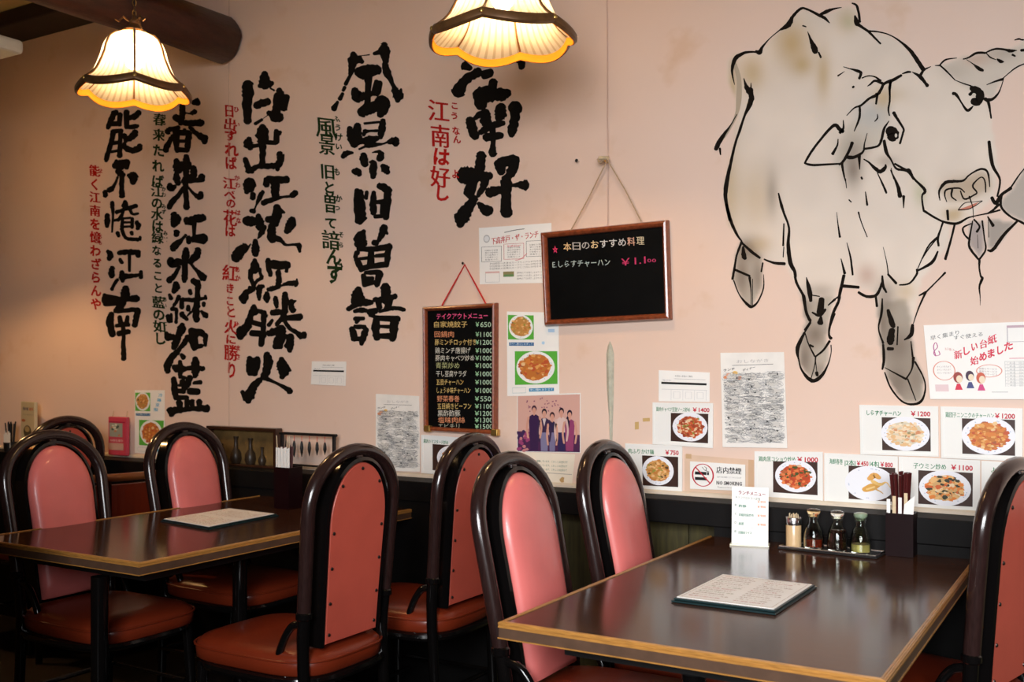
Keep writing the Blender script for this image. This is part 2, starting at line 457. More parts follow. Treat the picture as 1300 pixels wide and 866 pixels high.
# each glyph: crop origin x, y, crop scale, strokes "x,y,width ..." separated by ;
COLS = [
 ('rightmost thick black column, its top hidden behind the lit pendant lamp', [
  (560, 80, 7.869, "370,90,90 270,150,85 200,225,110 170,290,120;240,30,90 290,50,50;440,115,100 490,95,80;240,-330,60 280,-290,80;210,-200,70 260,-170,80;430,-350,60 560,-350,70 700,-370,60;570,-330,60 570,-140,60;420,-110,70 600,-120,60 790,-20,70 800,40,60"),
  (560, 80, 7.869, "520,195,90 505,300,80;370,320,120 450,310,160 560,310,120 660,300,90;400,330,150 400,415,120;630,350,50 600,350,60;285,570,75 310,650,95 340,730,85;330,560,35 380,520,60 440,500,80;440,500,90 450,580,110 470,620,80;600,440,90 590,520,110 575,560,70;400,690,60 480,640,75 620,600,50;450,740,80 510,735,70 600,722,60;510,620,60 520,760,50 515,860,60 515,905,80;740,440,130 735,560,85 715,650,90 705,715,65;700,450,70 770,460,90"),
  (560, 185, 7.869, "400,95,90 392,180,100 375,260,90;225,300,150 300,300,165 420,300,90 490,300,65;440,310,90 425,400,70 370,500,40;390,220,90 320,360,90 280,470,100;250,470,60 330,540,70;330,530,80 270,620,100 205,720,140 190,790,70;375,580,40 430,630,90 475,650,100;560,180,70 590,190,110 600,260,80;570,180,90 660,155,110 740,145,100;745,160,70 715,230,95 680,300,75;625,370,70 650,350,90;655,330,95 650,450,100 650,560,100 655,670,110;485,470,95 540,450,90 620,440,70;705,400,30 770,390,55 835,395,100")]),
 ('second thick black column from the right, five big characters under a peaked top', [
  (410, 50, 8.66, "335,160,60 335,220,110 320,300,80 300,395,40;390,220,90 430,245,50;290,415,38 250,490,42;240,530,40 222,560,34;215,600,40 187,650,52;160,690,35 120,760,65;420,180,8 510,168,14;565,155,40 640,140,60;675,60,70 675,130,115 690,240,70;680,275,65 710,370,80 760,480,45 800,560,70;780,560,60 825,620,110 820,670,60;858,550,28 850,620,50;395,360,110 500,345,120 600,335,100;400,390,60 440,415,60;500,400,80 495,560,65 490,740,75;350,560,75 380,625,120 440,625,90 520,600,60 600,590,60;625,480,60 600,580,80;590,470,60 560,560,50;430,800,110 520,755,120 620,720,140 650,670,120;680,690,120 650,780,130 630,825,80"),
  (420, 140, 9.12, "215,210,60 240,300,100 275,400,80;310,180,80 300,280,110 290,370,100;390,152,28 560,137,28;605,125,65 590,210,80 575,310,60;390,245,50 460,240,28 540,238,34;380,285,40 400,240,50;350,362,60 450,350,100 540,322,50;420,400,75 500,400,55 600,390,22 660,367,28;670,365,50 740,355,90 750,385,80;395,420,26 330,450,26;250,492,32 180,500,65 140,535,55;380,520,70 380,575,95 400,625,75;480,490,12 550,480,40 580,520,80 560,560,75;450,600,24 490,610,70 490,700,85 490,770,60;260,705,50 310,715,95 330,740,60;600,645,55 630,680,95 660,715,60"),
  (430, 225, 12.37, "290,210,80 290,400,105 310,690,100;340,230,90 350,450,130 365,640,120;440,235,60 430,330,60;430,640,40 330,720,60;550,240,65 540,400,105 545,560,90;640,140,100 720,165,120 800,210,90;765,210,120 760,400,120 740,630,100;600,388,60 700,388,75;570,620,60 700,610,60;690,420,70 690,560,80"),
  (430, 280, 9.11, "290,125,50 255,190,120 250,260,140;185,212,40 230,240,80;525,85,90 500,150,75 465,235,40;560,150,35 530,110,60;405,255,60 440,260,60;215,370,60 195,420,50 230,500,70 260,570,60;230,330,55 400,330,60 590,305,75;575,300,65 565,400,70 550,520,55;260,565,60 350,535,60 550,510,60;375,330,70 370,520,75;240,445,35 330,432,38;430,412,40 520,402,50;285,640,60 300,740,70;310,605,45 470,600,60 490,640,50;470,620,80 440,750,55;300,735,60 400,715,55;300,672,55 390,668,50"),
  (430, 355, 9.62, "240,120,80 230,190,150 230,270,140;115,360,55 200,310,65 300,280,85 400,280,60;195,388,45 260,375,60 335,378,55;200,480,55 300,475,50;215,520,45 240,500,40;160,600,65 180,670,80 195,730,60;200,575,50 300,580,60 340,620,55;330,625,75 300,700,80 280,780,60;170,725,50 290,725,50;570,90,110 575,180,110 580,260,100;440,245,60 520,250,80 690,205,65;480,270,75 495,340,70;620,250,95 600,340,90;380,400,80 460,380,60;375,440,30 420,440,60;500,392,35 600,360,50 700,350,50 800,370,45;465,470,75 450,600,95 470,710,80;480,470,60 720,480,80;685,490,95 675,600,95 655,720,85;480,690,60 660,690,70;500,572,36 640,575,50")]),
 ('third thick black column from the right, seven big characters', [
  (300, 85, 10.82, "160,240,130 160,340,150 150,500,125 155,740,110;390,100,100 390,190,150 395,255,120;320,262,60 420,262,60;490,220,60 460,260,60;470,295,26 520,322,26;590,320,80 620,420,135 640,470,150;690,410,80 650,560,110;580,400,120 560,560,120 530,690,150;440,630,60 600,700,110;270,530,85 350,500,105 435,480,95;262,778,50 350,725,40;370,708,10 430,665,12"),
  (300, 155, 12.37, "410,80,110 410,180,200 410,300,150;410,340,120 412,480,95 410,650,90;200,270,90 190,340,150 220,400,100;270,380,60 360,365,60;470,320,75 620,325,70;630,150,90 630,310,90;690,155,50 680,190,45;140,580,70 170,680,90 200,760,110;230,765,95 330,700,75 500,690,90 620,690,95;680,500,95 690,600,110 650,690,90;650,745,65 640,700,85;745,510,25 735,600,40"),
  (285, 215, 7.218, "232,125,105 222,165,105 203,205,50;260,230,50 260,262,50;350,205,34 320,260,46 290,330,16 272,375,24;242,380,35 268,385,45;380,95,50 385,140,60;400,92,62 500,95,65 570,95,65;465,110,85 465,180,72 465,235,72;355,308,50 430,280,48 530,255,24 610,245,26;620,238,52 652,215,52"),
  (285, 215, 7.218, "195,470,70 240,475,92 290,480,65;310,425,45 320,480,80 320,535,60;370,525,34 340,580,50 305,635,12;395,460,55 440,460,60;480,350,70 480,430,80 470,500,60;500,380,60 548,395,22;435,520,72 430,590,82 440,640,80;420,630,60 500,640,50 560,690,24 640,690,24 680,700,48 690,755,24;620,465,70 600,520,90 570,570,50;280,655,42 285,720,72 285,775,60;240,685,12 200,740,28;185,712,70 130,770,100 105,810,90"),
  (295, 320, 12.37, "350,130,70 350,200,130 350,285,130;290,300,85 280,400,75;275,410,65 320,480,65 340,560,70;430,265,50 440,340,50 465,390,60;460,410,60 390,450,50 350,510,50;330,590,70 230,630,90 180,720,140 180,780,85;270,560,60 320,570,60;485,540,55 430,560,92 420,640,82 422,745,50;540,650,70 540,720,115 545,780,55;560,125,75 565,220,85 600,360,70;580,190,120 720,205,135 860,205,125;850,300,60 870,180,60;720,310,80 730,420,82 720,530,90;565,590,65 640,570,80 740,550,48;770,530,28 850,500,60 960,490,82 1000,520,60;1012,425,26 1008,500,60"),
  (290, 365, 9.62, "310,235,65 320,300,95;300,250,60 260,380,82 235,480,90;220,480,95 160,550,130 145,600,90;350,282,55 430,310,60 455,350,52;430,310,60 430,450,62 430,600,62;300,430,55 400,452,60;285,562,72 430,562,72;408,600,62 400,695,72;575,125,52 580,180,62 590,238,42;690,80,66 695,160,82 690,300,72;770,170,62 765,220,66 790,280,72;828,162,14 780,180,60;535,310,65 600,300,70 680,300,60;720,368,62 875,358,82;680,330,62 660,390,70;535,402,40 490,458,50;640,390,60 590,455,50;680,400,50 740,490,50 830,550,52 890,590,82;925,570,70 925,600,60;495,560,75 560,540,92 660,522,90;650,500,95 640,600,120 600,700,110;565,718,62 640,718,62;680,600,60 760,610,60;760,600,85 750,700,90 750,770,60;700,712,50 740,720,60"),
  (300, 440, 10.82, "180,160,70 190,270,110 195,360,95;290,170,80 270,280,110 245,370,85;200,200,100 280,200,90;420,110,85 440,200,120 420,310,110 380,420,100;320,460,80 230,560,110 180,680,130 160,750,80;85,625,60 130,710,90;420,445,60 520,490,36 640,550,50 740,615,82;620,175,75 630,260,145 650,340,150 630,415,80;700,250,28 740,330,36")]),
 ('fourth thick black column, starting behind the right edge of the left lamp', [
  (200, 115, 10.19, "470,155,70 515,120,50 520,165,70;320,200,75 320,300,80 300,420,75;450,290,60 485,272,60;230,350,85 265,370,85;360,290,20 440,300,26;350,420,72 460,420,82 570,415,85;130,530,80 160,505,65 270,480,60;420,470,50 500,555,60 600,620,100 605,665,70;200,590,60 140,690,72 105,770,75;240,540,95 240,680,75 255,780,60;260,545,65 400,550,72;405,560,85 390,700,75 380,780,55;250,655,50 400,655,40;250,765,60 390,770,60;350,510,50 340,560,50"),
  (200, 190, 10.19, "370,90,70 370,200,92 370,350,62;245,140,65 250,220,95 270,270,100;270,200,95 400,190,92;240,320,65 250,390,92 270,440,65;160,460,70 170,505,80 220,480,60;460,235,75 465,320,92 430,390,72;330,410,62 460,400,62 580,385,72;570,345,80 575,390,72;355,380,80 368,560,62 375,750,75;330,500,60 260,600,60 180,690,82 150,750,60;400,490,26 470,570,42 545,610,82 560,565,62"),
  (200, 265, 8.667, "180,65,70 200,120,115 180,175,72;210,262,70 205,285,60;310,290,30 270,340,40 190,410,80 170,445,62;315,122,65 350,140,92 420,112,82 500,102,82;400,150,52 400,300,38;342,320,55 345,365,60;400,332,82 510,332,100"),
  (200, 265, 8.667, "315,450,60 310,510,82 300,640,60 300,740,70 295,795,50;145,560,65 150,600,92 230,590,80 270,590,62;445,455,70 430,510,82 360,585,62;240,640,38 180,740,50 128,788,70;370,610,26 430,680,40 500,755,80;525,745,45 510,770,60"),
  (200, 350, 13.32, "310,140,100 310,200,122 275,270,80;200,325,55 230,385,72;360,355,72 320,440,62 275,500,52;245,562,75 320,570,62;320,585,62 320,700,52 315,790,60;180,690,90 200,770,75;230,650,42 240,780,42;410,410,82 410,540,72;410,650,92 440,690,72 500,738,60;600,90,100 670,130,115 700,200,82;680,180,82 670,400,92 650,600,112 660,750,100;550,255,72 560,305,62;420,400,62 620,410,72 820,375,52;810,345,50 820,395,42;520,520,65 520,575,75;560,620,50 505,680,28;780,465,62 780,510,52;740,605,50 810,670,92 830,695,62;700,520,62 600,600,60"),
  (200, 405, 11.55, "360,90,80 350,150,125 310,240,92;130,215,70 160,260,112 250,270,82;310,240,92 270,350,92 240,420,82;220,355,42 230,415,42;440,262,72 400,340,82 330,430,62 285,495,82;270,500,82 190,590,102 140,690,112 150,770,75;350,525,50 380,565,72;490,160,70 500,300,92 540,430,85;490,180,92 620,195,92 700,250,72;700,240,80 700,330,60 700,385,52;560,412,60 650,392,60;560,210,110 570,260,60;560,300,62 570,400,62"),
  (200, 450, 10.19, "220,165,75 260,180,112 350,190,72;290,95,52 300,200,72 290,275,52;490,60,75 490,130,102 490,240,92 480,285,55;395,180,60 490,180,60 590,185,60;210,315,65 220,430,82 235,550,75;290,292,50 360,302,42;300,340,32 300,400,42;270,400,32 330,400,32;240,470,62 340,480,62;330,330,52 340,480,52;420,300,75 390,380,82 360,435,65;470,372,42 555,362,58;415,480,82 520,480,82;230,560,62 380,560,62;280,625,82 290,700,72;380,605,72 380,700,62;450,605,62 450,700,62;540,610,75 540,670,62;165,725,95 180,775,75;180,730,95 300,720,72 450,700,62 640,700,90")]),
 ('leftmost column of thick black brush writing, directly under the left pendant lamp', [
  (120, 130, 10.83, "270,150,82 220,260,72 185,345,62;220,300,62 340,290,62;350,165,65 345,305,62;270,150,70 300,130,62;440,140,90 440,330,72;610,140,75 560,190,82 485,212,62;440,340,62 570,330,60 595,320,42;260,400,72 230,550,62 170,750,72 160,800,52;260,400,62 375,390,52;360,390,62 350,560,62 345,735,72;260,560,62 350,550,52;230,680,38 340,660,40;560,410,82 540,450,92 475,500,82;410,450,62 430,530,62;410,570,55 420,620,72 520,660,82 620,625,85;620,600,75 620,620,72"),
  (120, 195, 13.32, "370,125,65 340,220,85;340,200,95 450,190,155 555,140,92;560,135,82 540,230,92;400,300,112 460,350,112 500,360,62;465,350,92 460,560,82 465,710,102;390,400,40 360,490,45 312,575,60;300,590,82 245,620,82;182,650,85 182,710,82;570,370,60 640,380,155 655,400,160 650,490,90"),
  (120, 250, 12.37, "280,90,62 280,160,62 290,300,40 275,550,32;200,285,70 200,370,92 195,460,62;480,80,70 475,130,112;345,240,62 400,222,52 550,170,62 655,142,62;450,230,52 400,340,62 315,370,42;560,200,52 600,270,42 685,260,35;440,340,32 560,330,42;440,360,52 430,470,52;590,340,52 590,480,52;450,400,42 590,400,32;440,470,42 590,460,32;430,500,62 470,620,52 540,660,52 680,670,60;715,630,42 715,670,50;580,560,62 590,585,52;660,400,65 690,450,82 675,495,62;360,565,60 380,615,52"),
  (120, 305, 12.37, "210,175,60 250,230,92 230,290,80;280,440,80 265,500,95 270,560,90;360,620,52 300,710,50 272,775,50;385,200,72 540,185,82 690,190,82;685,240,82 695,180,62;430,350,60 400,300,52;550,230,52 550,480,45;430,510,85 440,590,112 440,640,62;470,570,82 600,560,62 700,550,52;730,500,65 730,580,70"),
  (120, 355, 7.867, "310,90,70 305,150,86 280,230,70 240,305,70;100,155,42 110,240,60;120,202,110 220,207,90;230,202,50 350,192,60;365,190,55 425,192,65;210,310,50 300,310,40 400,300,45 445,310,40;430,305,60 420,380,60 400,455,55;170,345,55 155,420,72 180,550,60;250,375,42 265,440,50;330,375,42 320,440,50;220,460,40 340,450,40;240,540,50 340,522,50;285,440,40 290,560,40 290,700,45 290,790,50")]),
]
rnd = random.Random(11)
def to_px(s, ox, oy, sc, k=1.0):
    out = []
    for st in s.split(';'):
        pts = [tuple(float(q) for q in t.split(',')) for t in st.split()]
        out.append([(ox + x / sc, oy + y / sc, w * k / sc) for x, y, w in pts])
    return out
def painted(name, label, cat, x, ytop, group=None, off=0.0008):
    a = W(x, ytop, 0); return thing(name, label, cat, (a.x, WALL, a.z), group=group)
for label, gl in COLS:
    ox, oy, sc, s = gl[0]
    t = painted('brush_calligraphy', label, 'calligraphy', ox + 40, gl[-1][1] + 80)
    loc = t.location.copy()
    for (ox, oy, sc, s) in gl:
        mb = MB()
        for k, pts in enumerate(to_px(s, ox, oy, sc, 1.10)):
            off = 0.0006 + 0.00002 * k
            stroke(mb, lambda x, y: W(x, y, off) - loc, pts, INK, rough=0.16, rnd=rnd, cap=0.42)
        mb.build('brush_character', M['ink'], t)

# thin columns with the reading in small characters
RED, GRN = (0.42, 0.012, 0.010), (0.012, 0.030, 0.008)
def column(label, col, main, furi, name='small_calligraphy'):
    x, y = main[0][1], main[-1][2]
    t = painted(name, label, 'calligraphy', x, y)
    loc = t.location.copy()
    for nm, items, bold in (('brush_character', main, 0.032), ('reading_aid', furi, 0.035)):
        if nm == 'reading_aid':
            ik = Ink(lambda u, v: W(u, v, 0.0007) - loc)
        for ch, cx, cy, w, h in items:
            if nm == 'brush_character': ik = Ink(lambda u, v: W(u, v, 0.0007) - loc)
            w *= 1.18; h *= 1.1
            kan = ord(ch) > 0x3100; v, f = glyphs(ch, 0.0 if kan else 0.038)
            sl = rnd.uniform(-0.08, 0.08)
            ws = min(.045, .65 / w)
            for sh in ((-ws, 0, ws) if kan else (0,)):
                ik.k += 1
                ik.mb.add([ik.m(cx + (px_ + sh - 0.5) * w + sl * (py_ - 0.4) * w + rnd.uniform(-.15, .15), cy - (py_ + abs(sh) * .5 - 0.38) * h + 0.12 * (px_ - .5) * w + rnd.uniform(-.15, .15)) for px_, py_ in v], f, col)
            if nm == 'brush_character': ik.build('brush_character', M['ink'], t)
        if nm == 'reading_aid' and items: ik.build(nm, M['ink'], t)
def run(s, x0, y0, x1, y1, w, h):
    n = len(s); return [(c, x0 + (x1 - x0) * i / max(n - 1, 1), y0 + (y1 - y0) * i / max(n - 1, 1), w, h) for i, c in enumerate(s) if c != '　']
column('thin red column of small brush writing left of the rightmost black column', RED,
       [('江', 557, 141, 24, 27), ('南', 559, 173, 22, 28), ('は', 560, 199, 19, 22), ('好', 559, 225, 22, 26), ('し', 561, 245, 18, 20)],
       [('こ', 577, 134, 9, 9), ('う', 577, 147, 9, 9), ('な', 579, 166, 9, 10), ('ん', 580, 177, 9, 10), ('よ', 578, 221, 9, 11)])
column('thin dark green column of small brush writing left of the second black column', GRN,
       [('風', 414, 162, 24, 26), ('景', 415, 184, 18, 25), ('旧', 416, 218, 17, 19), ('と', 418, 238, 14, 15), ('曽', 419, 258, 15, 25), ('て', 420, 283, 14, 14), ('諳', 420, 305, 20, 24), ('ん', 424, 326, 17, 20), ('ず', 425, 347, 18, 26)],
       [('ふ', 427, 151, 8, 8), ('う', 429, 162, 8, 8), ('け', 430, 174, 9, 10), ('い', 430, 186, 8, 8), ('も', 428, 218, 7, 9), ('か', 430, 252, 8, 9), ('つ', 428, 264, 7, 7), ('そ', 433, 298, 6, 7), ('ら', 433, 311, 6, 7)])
column('thin red column of small brush writing left of the seven-character column under the beam', RED,
       [('日', 291, 141, 12, 16), ('出', 292, 158, 14, 15), ('ず', 293, 172, 14, 14), ('れ', 294, 190, 15, 17), ('ば', 293, 207, 13, 16), ('江', 291, 233, 14, 15), ('べ', 292, 247, 13, 12), ('の', 293, 258, 11, 12), ('花', 292, 277, 15, 20), ('は', 292, 293, 12, 15),
        ('紅', 292, 347, 17, 20), ('き', 292, 366, 10, 12), ('こ', 292, 382, 10, 12), ('と', 293, 396, 12, 14), ('火', 293, 415, 14, 18), ('に', 293, 431, 12, 12), ('勝', 293, 448, 15, 20), ('り', 294, 470, 12, 20)],
       [('ひ', 300, 139, 6, 7), ('い', 301, 158, 6, 6), ('か', 301, 226, 6, 7), ('わ', 302, 235, 6, 7), ('は', 302, 270, 6, 7), ('な', 303, 280, 6, 7), ('あ', 301, 342, 6, 7), ('か', 302, 353, 6, 7), ('ひ', 300, 411, 6, 6), ('ま', 302, 442, 6, 7), ('さ', 302, 453, 6, 7)])
column('thin dark green column of small brush writing between the two leftmost black columns', GRN,
       run('春来たれば', 202, 152, 200, 230, 13, 15) + run('江の水は緑', 199, 243, 200, 302, 13, 15) + run('なること', 199, 318, 201, 366, 11, 12) + run('藍の如し', 201, 384, 203, 430, 14, 15),
       [('は', 208, 148, 5, 6), ('る', 208, 156, 5, 6), ('き', 207, 171, 5, 6), ('か', 208, 240, 5, 6), ('わ', 208, 247, 5, 6), ('み', 208, 262, 5, 6), ('ず', 208, 269, 5, 6), ('み', 210, 296, 5, 6), ('ど', 210, 304, 5, 6), ('あ', 209, 380, 5, 6), ('い', 209, 388, 5, 6), ('ご', 210, 411, 5, 5)])
column('thin red column of small brush writing at the far left of the wall writing', RED,
       run('能く江南を憶わざらんや', 120, 217, 122, 386, 12, 14),
       [('よ', 128, 217, 5, 6), ('お', 127, 300, 5, 6), ('も', 127, 308, 5, 6)])

# ------------------------------------------------------------------ the bull painted on the wall
def inpoly(poly, X, Y):
    r = np.zeros(X.shape, bool); n = len(poly)
    for i in range(n):
        x0, y0 = poly[i]; x1, y1 = poly[(i + 1) % n]
        if y0 == y1: continue
        c = ((y0 > Y) != (y1 > Y)) & (X < (x1 - x0) * (Y - y0) / (y1 - y0) + x0)
        r ^= c
    return r
body = [(922, 100), (925, 76), (935, 67), (960, 67), (990, 38), (1005, 20), (1018, 11), (1042, 21), (1075, 8), (1088, 12), (1092, 32), (1120, 42), (1145, 53), (1172, 90), (1200, 78), (1255, 130), (1268, 215), (1262, 250), (1225, 283), (1205, 282), (1205, 310), (1170, 355), (1165, 380), (1158, 415), (1160, 450), (1175, 480), (1171, 510), (1148, 512), (1125, 480), (1117, 440), (1115, 410), (1110, 370), (1085, 365), (1065, 360), (1056, 395), (1050, 430), (1054, 450), (1045, 478), (1030, 484), (1014, 462), (1012, 440), (1022, 410), (1018, 382), (1012, 362), (998, 338), (965, 328), (942, 308), (925, 285), (919, 240), (930, 190), (937, 130)]
polys = [body,
 [(1195, 85), (1215, 73), (1245, 68), (1262, 61), (1285, 62), (1300, 50), (1345, 42), (1345, 72), (1300, 82), (1272, 100), (1262, 128), (1230, 115)],
 [(940, 306), (970, 326), (970, 360), (955, 391), (945, 388), (930, 355), (933, 325)],
 [(1010, 207), (1075, 205), (1075, 165), (1055, 158), (1040, 175)]]
greys = [[(1268, 258), (1286, 236), (1300, 212), (1345, 195), (1345, 300), (1300, 283), (1275, 270)], [(1252, 278), (1292, 280), (1262, 318), (1254, 316)], [(1230, 280), (1250, 282), (1251, 318), (1243, 328), (1231, 312)]]
st = 3.0
gx = np.arange(880, 1352, st); gy = np.arange(-12, 534, st)
X, Y = np.meshgrid(gx, gy)
mask = np.zeros(X.shape); gm = np.zeros(X.shape)
for p in polys: mask = np.maximum(mask, inpoly(p, X, Y))
for p in greys: gm = np.maximum(gm, inpoly(p, X, Y))
def blur(a, k=1):
    for _ in range(k):
        b = np.pad(a, 1, mode='edge'); a = (b[:-2, 1:-1] + b[2:, 1:-1] + b[1:-1, :-2] + b[1:-1, 2:] + 2 * b[1:-1, 1:-1]) / 6
    return a
al = blur(np.maximum(mask, gm * 0.9), 1) * 0.90
col = np.zeros(X.shape + (3,)); col[:] = (0.71, 0.62, 0.53)
nr = np.random.RandomState(3)
noise = blur(nr.rand(*X.shape), 40); noise = (noise - noise.min()) / (noise.max() - noise.min())
col *= (0.94 + 0.16 * noise)[..., None]
def blot(x, y, rx, ry, c, k):
    k = min(k * (1.6 if c is grey else 1.35), .96); g = np.exp(-(((X - x) / rx) ** 2 + ((Y - y) / ry) ** 2)) * k
    col[:] = col * (1 - g[..., None]) + np.array(c) * g[..., None]
tan = (0.50, 0.36, 0.18); grey = (0.16, 0.13, 0.10); green = (0.45, 0.45, 0.28)
def fillp(p, c, k):
    g = blur(inpoly(p, X, Y).astype(float), 2)[..., None] * k; col[:] = col * (1 - g) + np.array(c) * g
fillp(polys[2], (.33, .29, .23), .75); fillp([(1014, 385), (1058, 375), (1050, 430), (1054, 450), (1045, 478), (1030, 484), (1014, 462), (1012, 440), (1022, 410)], (.33, .29, .23), .75)
fillp([(1118, 385), (1150, 378), (1160, 415), (1162, 450), (1175, 480), (1171, 510), (1148, 512), (1125, 480), (1117, 440)], (.27, .24, .19), .85)
fillp(polys[1], (.50, .45, .38), .6); fillp([(1058, 205), (1075, 160), (1110, 135), (1128, 115), (1130, 150), (1118, 185), (1090, 195), (1068, 215)], (.50, .46, .38), .6)
fillp([(1192, 240), (1200, 232), (1225, 228), (1245, 216), (1256, 222), (1256, 240), (1230, 255), (1205, 258)], (.46, .37, .27), .8); fillp([(1204, 268), (1222, 266), (1214, 282), (1204, 282)], (.45, .34, .22), .7)
for a in ((1005, 55, 22, 28, tan, .75), (1018, 82, 14, 14, tan, .7), (1045, 95, 9, 30, tan, .6), (955, 92, 16, 22, tan, .6), (930, 110, 6, 40, tan, .6), (925, 240, 14, 60, tan, .5), (960, 250, 22, 40, tan, .35),
          (1075, 25, 14, 16, tan, .4), (1078, 28, 9, 9, green, .4), (980, 245, 8, 28, grey, .35), (1130, 120, 22, 10, tan, .3), (1085, 190, 20, 22, grey, .28), (1105, 145, 22, 20, (0.40, 0.42, 0.42), .5), (1120, 125, 10, 12, tan, .5),
          (1083, 215, 12, 24, grey, .55), (1125, 205, 14, 8, grey, .3), (1240, 75, 18, 9, (0.50, 0.33, 0.25), .5), (1272, 68, 18, 10, grey, .22), (1210, 90, 22, 10, grey, .12), (1230, 235, 30, 14, (0.42, 0.32, 0.22), .6),
          (1210, 272, 14, 9, tan, .5), (950, 315, 16, 14, grey, .6), (942, 350, 9, 28, grey, .55), (962, 352, 8, 22, grey, .45), (1020, 390, 12, 20, grey, .45), (1035, 425, 14, 16, grey, .65), (1022, 455, 9, 24, grey, .65), (1040, 470, 10, 10, grey, .35),
          (1042, 370, 18, 10, grey, .3), (1125, 375, 14, 20, grey, .4), (1120, 410, 10, 26, grey, .6), (1140, 440, 20, 22, grey, .7), (1140, 485, 16, 26, grey, .7), (1163, 480, 10, 22, grey, .45), (1150, 370, 12, 12, tan, .4),
          (1100, 350, 12, 14, (0.45, 0.28, 0.22), .5), (1168, 245, 8, 16, green, .5), (1210, 330, 14, 18, tan, .12), (965, 310, 14, 10, tan, .4)):
    blot(*a)
for p, c in zip(greys, ((0.36, 0.33, 0.29), (0.27, 0.25, 0.22), (0.30, 0.26, 0.25))):
    g = blur(inpoly(p, X, Y).astype(float), 2)[..., None]; col[:] = col * (1 - g) + np.array(c) * g
bull = painted('bull_mural', 'large ink and wash painting of a horned bull on the pink wall', 'mural', 1100, 515)
bl = bull.location.copy()
ny, nx = X.shape
vs = [tuple(W(float(x), float(y), 0.0004) - bl) for y in gy for x in gx]
fs = []; 
for j in range(ny - 1):
    for i in range(nx - 1):
        if max(al[j, i], al[j + 1, i], al[j, i + 1], al[j + 1, i + 1]) > 0.004:
            fs.append((j * nx + i, (j + 1) * nx + i, (j + 1) * nx + i + 1, j * nx + i + 1))
me = bpy.data.meshes.new('colour_wash'); me.from_pydata(vs, [], fs)
ca = me.color_attributes.new('Wash', 'FLOAT_COLOR', 'POINT')
ca.data.foreach_set('color', np.concatenate([col, al[..., None]], axis=2).astype(np.float32).ravel())
me.materials.append(M['wash'])
o = bpy.data.objects.new('colour_wash', me); COL.objects.link(o); o.parent = bull
